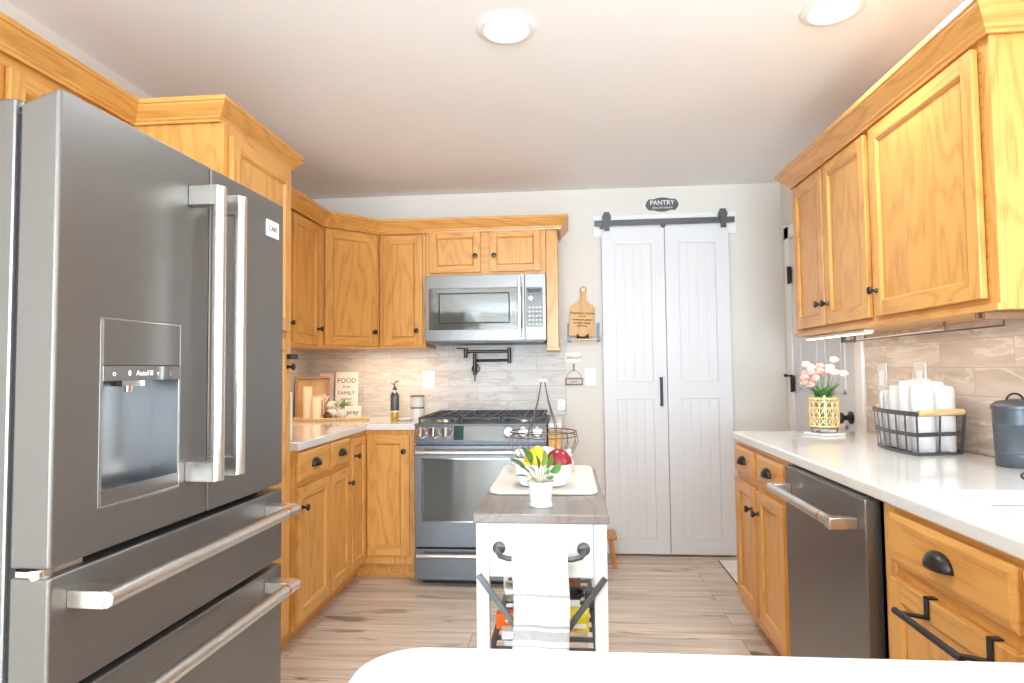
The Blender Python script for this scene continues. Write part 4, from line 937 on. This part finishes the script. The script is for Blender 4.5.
for j in range(len(rings) - 1):
    for i in range(n): fs.append((j * n + i, j * n + (i + 1) % n, (j + 1) * n + (i + 1) % n, (j + 1) * n + i))
fs += [list(range(n))[::-1], [(len(rings) - 1) * n + i for i in range(n)]]
b.add(vs, fs); b.build('bowl_shell', 'white', BW, smooth=True)
b = MB(); b.lathe([(0, 0), (.012, .004), (.026, .014), (.034, .032), (.036, .048), (.033, .064), (.024, .080), (.012, .088), (.005, .094), (0, .095)], 28); tag(b.build('yellow_fruit', 'lemon', loc=(-.094, 1.799, ZB + .020), rot=(0, .12, 0), smooth=True), 'large yellow lemon standing in the white bowl', 'fruit')
b = MB(); b.lathe([(0, .006), (.010, .001), (.022, .004), (.036, .020), (.040, .038), (.036, .054), (.026, .068), (.012, .078), (0, .079)], 28); ap = b.build('apple_body', 'apple', smooth=True)
APt = thing('red_fruit', 'red apple in the right of the white bowl', 'fruit', (-.026, 1.802, ZB + .026)); ap.parent = APt; MB().tube([(0, 0, .074), (.003, 0, .088)], .0015, 6).build('stalk', 'stem', APt)
for x_, y_, lab in ((-.120, 1.772, 'small orange fruit at the left rim of the bowl'), (-.070, 1.764, 'small orange fruit at the front of the bowl')):
    b = MB(); b.ball((0, 0, 0), (.021, .021, .020), 18); tag(b.build('small_orange', 'orange', loc=(x_, y_, ZB + .052), smooth=True), lab, 'fruit', 'small orange fruits in the bowl')
# potted plant
PP = thing('potted_plant', 'small white pot with leafy green plant on the cart front', 'plant', (-.069, 1.600, ZK))
MB().lathe([(0, 0), (.029, 0), (.030, .003), (.029, .006), (.0265, .007), (.027, .010), (.031, .052), (.033, .054), (.034, .062), (.031, .062), (.029, .052), (0, .050)], 28).build('pot', 'white', PP, smooth=True)
MB().lathe([(0, .053), (.0285, .0525), (.0285, .050)], 20).build('soil', 'soil', PP, smooth=True)
lv = [((-.080, .01, .115), .026, 0), ((-.048, .0, .148), .030, 0), ((.010, .0, .140), .024, 1), ((.052, -.005, .108), .026, 0), ((-.030, -.01, .100), .022, 1), ((-.062, -.015, .076), .018, 0), ((-.024, -.03, .070), .020, 0), ((.022, -.02, .098), .020, 1), ((.034, -.025, .078), .016, 0), ((-.012, .01, .125), .022, 0), ((-.055, .015, .094), .020, 0), ((.030, .015, .128), .020, 0)]
bs_, bl1, bl2 = MB(), MB(), MB()
for (tx, ty, tz), w_, kd in lv:
    tip = Vector((tx, ty, tz)); r0 = Vector((tx * .08, ty * .1, .054)); mid = r0.lerp(tip, .42) + Vector((0, 0, .008)); bs_.tube([r0, r0.lerp(mid, .5), mid], .0012, 6)
    leaf_mesh(bl1 if kd == 0 else bl2, mid, tip, w_ * 1.9, .10, side=Vector((-(tip - mid).z, .12, (tip - mid).x)), n=8)
bs_.build('stems', 'stem', PP); bl1.build('leaves', 'leaf', PP, smooth=True); bl2.build('young_leaves', 'leaf_light', PP, smooth=True)
# wire basket
WBk = thing('wire_basket', 'round brown wire basket with tall peaked handles behind the bowl', 'basket', (-.078, 2.070, ZB))
b = MB(); R1, R2, HZ = .108, .070, .128
def ring(r, z, n=36, sq=1.0): return [(r * math.cos(2 * PI * i / n), r * sq * math.sin(2 * PI * i / n), z) for i in range(n)]
b.tube(ring(R1, HZ), .0022, 6, True); b.tube(ring(R1 + .002, HZ - .014), .0016, 6, True); b.tube(ring(R2, .003), .002, 6, True); b.tube(ring(.092, .05), .0014, 6, True)
for i in range(16):
    a = 2 * PI * i / 16; f = lambda r: (r * math.cos(a), r * math.sin(a))
    b.tube([(*f(.0), .003), (*f(R2), .003), (*f(.090), .045), (*f(R1 + .006), .095), (*f(R1), HZ)], .0012, 6)
b.build('basket_wires', 'brownmetal', WBk, smooth=True)
for s in (-1, 1):
    b = MB(); b.tube([(-.045, s * .09, HZ), (-.016, s * .02, HZ + .10), (-.004, 0, HZ + .166)], .0022, 6); b.tube([(.045, s * .09, HZ), (.018, s * .02, HZ + .10), (.006, 0, HZ + .166)], .0022, 6); b.build('handle', 'brownmetal', WBk, smooth=True)
b = MB(); b.tube([(-.012, 0, HZ + .166), (.012, 0, HZ + .166)], .005, 10); b.build('grip', 'rattan', WBk, smooth=True)
b = MB(); n = 30; vs = []; fs = []
for j, (r, z) in enumerate(((.0, .006), (.05, .006), (.068, .012), (.086, .045), (.094, .062))):
    for i in range(n): a = 2 * PI * i / n; rr = r * (1 + .04 * math.sin(a * 7 + j)); vs.append((rr * math.cos(a), rr * math.sin(a), z + .005 * math.sin(a * 5)* (j > 2)))
for j in range(4):
    for i in range(n): fs.append((j * n + i, j * n + (i + 1) % n, (j + 1) * n + (i + 1) % n, (j + 1) * n + i))
b.add(vs, fs); tag(b.build('linen_napkin', 'cotton', loc=(-.078, 2.070, ZB), smooth=True, solid=.002), 'crumpled white napkin lining the wire basket', 'napkin')
# goods on the cart shelf
zs_ = .5205
o = thing('snack_carton', 'orange carton with white lettering on the cart shelf', 'carton', (-.158, 1.735, zs_), .05); MB().box(-.042, .042, -.015, .015, 0, .042).build('carton', 'orangebox', o, bevel=.002); text('+ | -', .022, (0, -.0155, .022), 'plastic', o, bold=.0005)
tag(MB().box(-.03, .03, -.02, .02, 0, .022).build('white_packet', 'plastic', loc=(-.150, 1.675, zs_), rot=(0, 0, .1), bevel=.003), 'small white packet in front of the orange carton', 'packet')
o = thing('tin_can', 'silver can lying at the back left of the shelf', 'can', (-.145, 1.93, zs_ + .0295)); b = MB(); b.cyl((-.05, 0, 0), (.05, 0, 0), .029); b.build('can_body', 'steel', o, smooth=True, bevel=.002)
o = thing('snack_bag', 'yellow and green snack bag on the shelf right of the towel', 'bag', (.018, 1.72, zs_)); 
b = MB(); vs = []; fs = []; 
for j in range(9):
    z = .062 * j / 8; th = .020 * math.sin(PI * (.08 + .84 * j / 8)) ** .6
    for i in range(12): a = 2 * PI * i / 12; vs.append((.034 * math.cos(a), th * math.sin(a), z))
for j in range(8):
    for i in range(12): fs.append((j * 12 + i, j * 12 + (i + 1) % 12, (j + 1) * 12 + (i + 1) % 12, (j + 1) * 12 + i))
fs += [list(range(12))[::-1], [96 + i for i in range(12)]]
b.add(vs, fs); b.build('pouch', 'yellowbag', o, smooth=True); b = MB(); b.box(-.026, .026, -.0215, -.017, .016, .026); b.build('label_band', 'plastic', o)
o = thing('dark_jar', 'dark brown jar at the back right of the shelf', 'jar', (-.005, 2.02, zs_)); MB().lathe([(0, 0), (.036, 0), (.040, .006), (.040, .050), (.034, .058), (0, .058)], 24).build('jar_body', 'browncone', o, smooth=True); MB().lathe([(0, .0585), (.036, .0585), (.036, .072), (0, .073)], 24).build('lid', 'chrome', o, smooth=True)
o = tag(MB().lathe([(0, 0), (.025, 0), (.04, .02), (.044, .032), (.041, .032), (.036, .02), (0, .005)], 24).build('black_dish', 'black', loc=(.0, 1.93, zs_), smooth=True), 'black shallow dish on the shelf before the dark jar', 'dish')
tag(MB().box(-.045, .03, -.025, .025, 0, .035).build('white_carton', 'plastic', loc=(.0, 1.83, zs_), bevel=.003), 'white carton behind the yellow snack bag', 'carton')
tag(MB().box(-.018, .018, -.02, .02, 0, .05).build('black_box', 'darkgrey', loc=(.063, 1.90, zs_), bevel=.003), 'small dark box at the right edge of the shelf', 'box')
zl = .2005
tag(MB().box(-.08, .08, -.06, .06, 0, .06).build('tan_carton', 'tanbox', loc=(.01, 1.90, zl), bevel=.003), 'tan carton on the lower shelf of the cart', 'carton')
tag(MB().box(-.06, .06, -.05, .05, 0, .09).build('red_white_packet', 'redpack', loc=(-.01, 2.06, zl), bevel=.006), 'red packet behind the tan carton on the lower shelf', 'packet')

# stool leg behind cart
ST = thing('step_stool', 'small orange-brown wooden stool behind the cart', 'stool', (.165, 3.98, 0))
MB().box(-.13, .13, -.09, .09, .178, .202).build('seat', 'stoolwood', ST, bevel=.004)
for sx in (-1, 1):
    for sy in (-1, 1):
        b = MB(); b.prism([(sx * .085, .1775), (sx * .108, .1775), (sx * .128, 0), (sx * .104, 0)], sy * .06 - .012, sy * .06 + .012, axis='y'); b.build('leg', 'stoolwood', ST, bevel=.002)
# floor mat by the side door
mt = thing('floor_mat', 'cream printed floor mat at the side door', 'mat', (0, 0, 0)); MB().box(.945, 1.405, 3.20, 4.10, .0005, .008).build('mat_body', 'mat', mt, bevel=.002)
b = MB(); 
for i in range(7):
    y = 3.6 + i * .06; b.box(1.10, 1.16 + .05 * (i % 2), y, y + .012, .008, .0088)
b.build('print', 'darkgrey', mt); b = MB(); b.cells([.940, .945, 1.405, 1.410], [3.195, 3.20, 4.10, 4.105], {(1, 1)}, .0005, .006, plane='xy'); b.build('edging', 'darkgrey', mt)

# ------------------------------------------------------------------ right counter things
VS = thing('flower_vase', 'glass vase wrapped in woven cane holding pink blossoms', 'vase', (1.158, 2.945, ZC + .0135))
tag(MB().prism(rrect(-.062, .062, -.062, .062, .006), 0, .012).build('coaster', 'white', loc=(1.158, 2.945, ZC + .0003), rot=(0, 0, .35), bevel=.002), 'white square coaster under the flower vase', 'coaster')
b = MB(); b.lathe([(0, .003), (.048, .003), (.052, 0), (.056, .006), (.056, .165), (.054, .165), (.053, .010), (0, .008)], 32); b.build('glass_cylinder', 'glass', VS, smooth=True)
b = MB(); Rv = .0605
for z in (.028, .152): b.tube(ring(Rv, z), .0045, 6, True)
for z in (.069, .111): b.tube(ring(Rv, z), .0028, 6, True)
for i in range(14):
    a = 2 * PI * i / 14; b.tube([(Rv * math.cos(a), Rv * math.sin(a), .028), (Rv * math.cos(a), Rv * math.sin(a), .152)], .0024, 6)
for s in (-1, 1):
    for i in range(14):
        a0 = 2 * PI * i / 14; b.tube([(Rv * math.cos(a0 + s * t_ * 1.2), Rv * math.sin(a0 + s * t_ * 1.2), .028 + .124 * t_) for t_ in [q / 8 for q in range(9)]], .0022, 6)
b.build('cane_sleeve', 'rattan', VS, smooth=True)
b = MB(); g2 = MB(); fl1 = MB(); fl2 = MB()
blooms = [(-.050, .0, .292, 1), (-.072, .01, .262, 0), (-.020, -.02, .275, 0), (-.082, .0, .225, 0), (-.045, -.03, .243, 0), (.028, -.01, .290, 1), (.058, .02, .325, 1), (.090, 0, .262, 1), (.010, .02, .262, 0), (-.062, .03, .305, 1), (.045, -.02, .268, 1), (-.088, -.02, .248, 0), (-.066, -.03, .270, 0), (-.034, .0, .258, 0), (-.055, -.01, .215, 0), (.018, -.03, .278, 1), (-.008, .01, .296, 0)]
for x, y, z, kd in blooms:
    b.tube([(x * .15, y * .2, .02), (x * .35, y * .5, .15), (x * .8, y, z - .02)], .0014, 6)
    F = fl2 if kd else fl1
    for q in range(9):
        a = q * 2.4; rr = .012 * (.3 + q / 9); F.ball((x + rr * math.cos(a), y + rr * math.sin(a), z + .006 * math.cos(q)), (.011, .011, .009), 8)
for i in range(30):
    a = i * 2.4; r = .025 + .045 * random.random(); z = .165 + .055 * random.random(); leaf_mesh(g2, (.3 * r * math.cos(a), .3 * r * math.sin(a), .15), (r * 1.25 * math.cos(a), r * math.sin(a), z), .026)
for i in range(12):
    a = i * 2.1; leaf_mesh(g2, (.01 * math.cos(a), .01 * math.sin(a), .03), (.038 * math.cos(a), .038 * math.sin(a), .12), .02)
b.build('flower_stems', 'leaf', VS); g2.build('leaves', 'leaf', VS, smooth=True); fl1.build('pink_blossoms', 'pink', VS, smooth=True); fl2.build('pale_blossoms', 'petalwhite', VS, smooth=True)
# basket of rolled towels
KB = thing('towel_basket', 'black metal strip basket with wooden grips on the right worktop', 'basket', (1.20, 2.37, ZC), math.radians(0))
def bx(u, v, z):  # u across (0..1), v along
    k = z / .150
    A, B, C_, D_ = Vector((1.186, 2.250)), Vector((1.362, 2.305)), Vector((1.378, 2.590)), Vector((1.200, 2.550))
    ctr = (A + B + C_ + D_) / 4; sc_ = 1 + .10 * k
    p = (A * (1 - u) + B * u) * (1 - v) + (D_ * (1 - u) + C_ * u) * v; p = ctr + (p - ctr) * sc_
    # bowed long side
    p = p + Vector((-.020, 0)) * math.sin(PI * v) * (1 - u) ; return Vector((p.x - 1.20, p.y - 2.37, z))
loop = [(u / 6, 0) for u in range(6)] + [(1, v / 8) for v in range(8)] + [(1 - u / 6, 1) for u in range(6)] + [(0, 1 - v / 8) for v in range(8)]
b = MB()
for z, w_ in ((.005, .006), (.072, .007), (.143, .008)):
    P = [bx(u, v, z) for u, v in loop]; n = len(P)
    vs = [Vector((p.x, p.y, p.z - w_)) for p in P] + [Vector((p.x, p.y, p.z + w_)) for p in P]; b.add(vs, [(i, (i + 1) % n, n + (i + 1) % n, n + i) for i in range(n)])
def strap(u, v):
    d = .0055; e1 = (u + (.03 if v in (0, 1) else 0), v + (.018 if u in (0, 1) and v not in (0, 1) else 0)); P = [bx(u, v, z) for z in (.002, .04, .075, .11, .148)]; Q = [bx(e1[0], e1[1], z) for z in (.002, .04, .075, .11, .148)]
    b.add(P + Q, [(i, i + 1, 6 + i, 5 + i) for i in range(4)])
for v in (.0, .16, .32, .48, .64, .80, .95): strap(0, v); strap(1, v)
for u in (.48, .96): strap(u, 0); strap(u, 1)
for v in (.1, .3, .5, .7, .9):
    P = [bx(0, v, .003), bx(1, v, .003)]; b.add([P[0], P[1], P[1] + Vector((0, .008, 0)), P[0] + Vector((0, .008, 0))], [(0, 1, 2, 3)])
for u in (.25, .5, .75):
    P = [bx(u, 0, .0032), bx(u, 1, .0032)]; b.add([P[0], P[1], P[1] + Vector((.008, 0, 0)), P[0] + Vector((.008, 0, 0))], [(0, 1, 2, 3)])
b.build('metal_strips', 'darkgrey', KB, solid=.003)
for v, nm in ((0, 0), (1, 1)):
    b = MB(); p, q = bx(.06, v, .147), bx(.96, v, .147); b.tube([p, q], .011, 10); b.build('wooden_grip', 'traywood', KB, smooth=True)
# rolled towels
def roll(x, y, r, h, lab, lean=(0, 0)):
    b = MB(); n = 40; turns = 3.2; vs = []; fs = []; prof = []
    for i in range(int(n * turns)):
        a = 2 * PI * i / n; rr = r * (.18 + .82 * i / (n * turns)); prof.append((rr * math.cos(a), rr * math.sin(a)))
    N = len(prof)
    for z in (0, h * .5, h - .022, h - .008, h - .002):
        for i, (px, py) in enumerate(prof): k = {h - .002: .80, h - .008: .93}.get(z, 1 + .03 * math.sin(i * .5 + z * 40)); vs.append((px * k, py * k, z + .003 * math.sin(i * .13)))
    for j in range(4):
        for i in range(N - 1): fs.append((j * N + i, j * N + i + 1, (j + 1) * N + i + 1, (j + 1) * N + i))
    b.add(vs, fs); o = b.build('rolled_towel', 'cotton', loc=(x, y, ZC + .007), rot=(lean[0], lean[1], random.random() * 6), smooth=True, solid=.005, angle=70)
    b2 = MB(); b2.lathe([(0, h - .008), (r * .55, h - .008), (r * .55, h - .014), (0, h - .014)], 20)
    return tag(o, lab, 'towel', 'rolled towels in the basket')
rl_ = [(1.232, 2.300, .039, .235, 'rolled white towel at the near left of the basket'), (1.314, 2.328, .039, .228, 'rolled white towel at the near right of the basket'),
       (1.234, 2.375, .039, .245, 'rolled white towel second from the near end, room side'), (1.326, 2.402, .039, .242, 'rolled white towel second from the near end, wall side'),
       (1.238, 2.452, .039, .225, 'rolled white towel third from the near end, room side'), (1.330, 2.480, .039, .250, 'rolled white towel third from the near end, wall side'),
       (1.244, 2.528, .039, .205, 'rolled white towel at the far left of the basket'), (1.332, 2.555, .039, .235, 'rolled white towel at the far right of the basket')]
for q in rl_: roll(*q)
# canister with lid
CN = thing('lidded_bin', 'slate blue metal canister with arched handle at the frame edge', 'canister', (1.358, 2.03, ZC)); CN.scale = (.80, .80, 1)
b = MB(); b.lathe([(0, 0), (.066, 0), (.068, .003), (.069, .040), (.0705, .042), (.069, .044), (.072, .125), (.0735, .127), (.072, .129), (.0735, .172), (.0735, .176), (0, .176)], 40); b.build('can_body', 'slate_can', CN, smooth=True)
b = MB(); b.lathe([(.077, .172), (.078, .176), (.077, .184), (.060, .196), (.020, .203), (0, .204)], 40); b.build('lid', 'slate_can', CN, smooth=True)
b = MB(); pts = [(-.032, 0, .198)] + [(.030 * math.cos(a), 0, .198 + .022 * math.sin(a)) for a in [PI - PI * i / 10 for i in range(11)]] + [(.032, 0, .198)]; b.tube(pts, .006, 8, flat_=(1, .5)); b.build('handle', 'bronze', CN, smooth=True)
SF = thing('scroll_stand', 'black wire stand foot with scroll loops at the right frame edge', 'stand', (1.21, 1.79, ZC))
b = MB(); b.tube([(.0, 0, .004), (.004, 0, .004), (.010, 0, .008), (.010, 0, .016), (.003, 0, .019), (-.004, 0, .015), (-.004, 0, .009), (.002, 0, .0045), (.05, .01, .004), (.16, .03, .004)], .0035, 8); b.tube([(.16, .03, .004), (.16, .03, .15), (.05, .01, .15)], .0035, 8); b.tube([(.16, .03, .004), (.20, .10, .004)], .0035, 8); b.build('scroll_foot', 'black', SF, smooth=True)

# under-cabinet fittings on the right
UL = thing('under_cabinet_lamp', 'long white lamp bar glowing under the right wall cabinets', 'lamp', (1.215, 2.93, 1.372)); MB().box(-.020, .020, -.31, .31, -.014, -.001).build('housing', 'plastic', UL, bevel=.002); MB().box(-.016, .016, -.30, .30, -.0165, -.0142).build('diffuser', 'ledstrip', UL)
PH = thing('paper_holder', 'wire towel holder with black clamp fixed under the right cabinets', 'holder', (1.30, 2.55, 1.373))
b = MB(); b.tube([(-.01, .36, 0), (-.01, .36, -.035), (-.01, -.30, -.030), (-.01, -.30, 0)], .004, 8); b.tube([(.05, .40, 0), (.05, .40, -.03), (.05, -.5, -.028), (.05, -.5, 0)], .003, 8); b.build('wire_rail', 'brownmetal', PH, smooth=True)
b = MB(); b.cells([-.085, -.075, -.045, -.035], [-.045, -.035, -.01, 0], {(1, 1)}, .30, .33); b.build('clamp', 'black', PH)
b = MB(); b.box(-.13, .11, -.70, -.685, -.022, -.001); b.box(-.13, .11, -.665, -.655, -.018, -.001); b.build('wooden_slat', 'brownlid', PH, bevel=.001)
ULb = thing('under_cabinet_lamp', 'lamp bar under the wall cabinet left of the microwave', 'lamp', (-1.15, 4.195, 1.371)); MB().box(-.22, .22, -.014, .014, -.006, -.001).build('housing', 'plastic', ULb, bevel=.002); MB().box(-.21, .21, -.010, .010, -.0075, -.0062).build('diffuser', 'clearplastic', ULb)
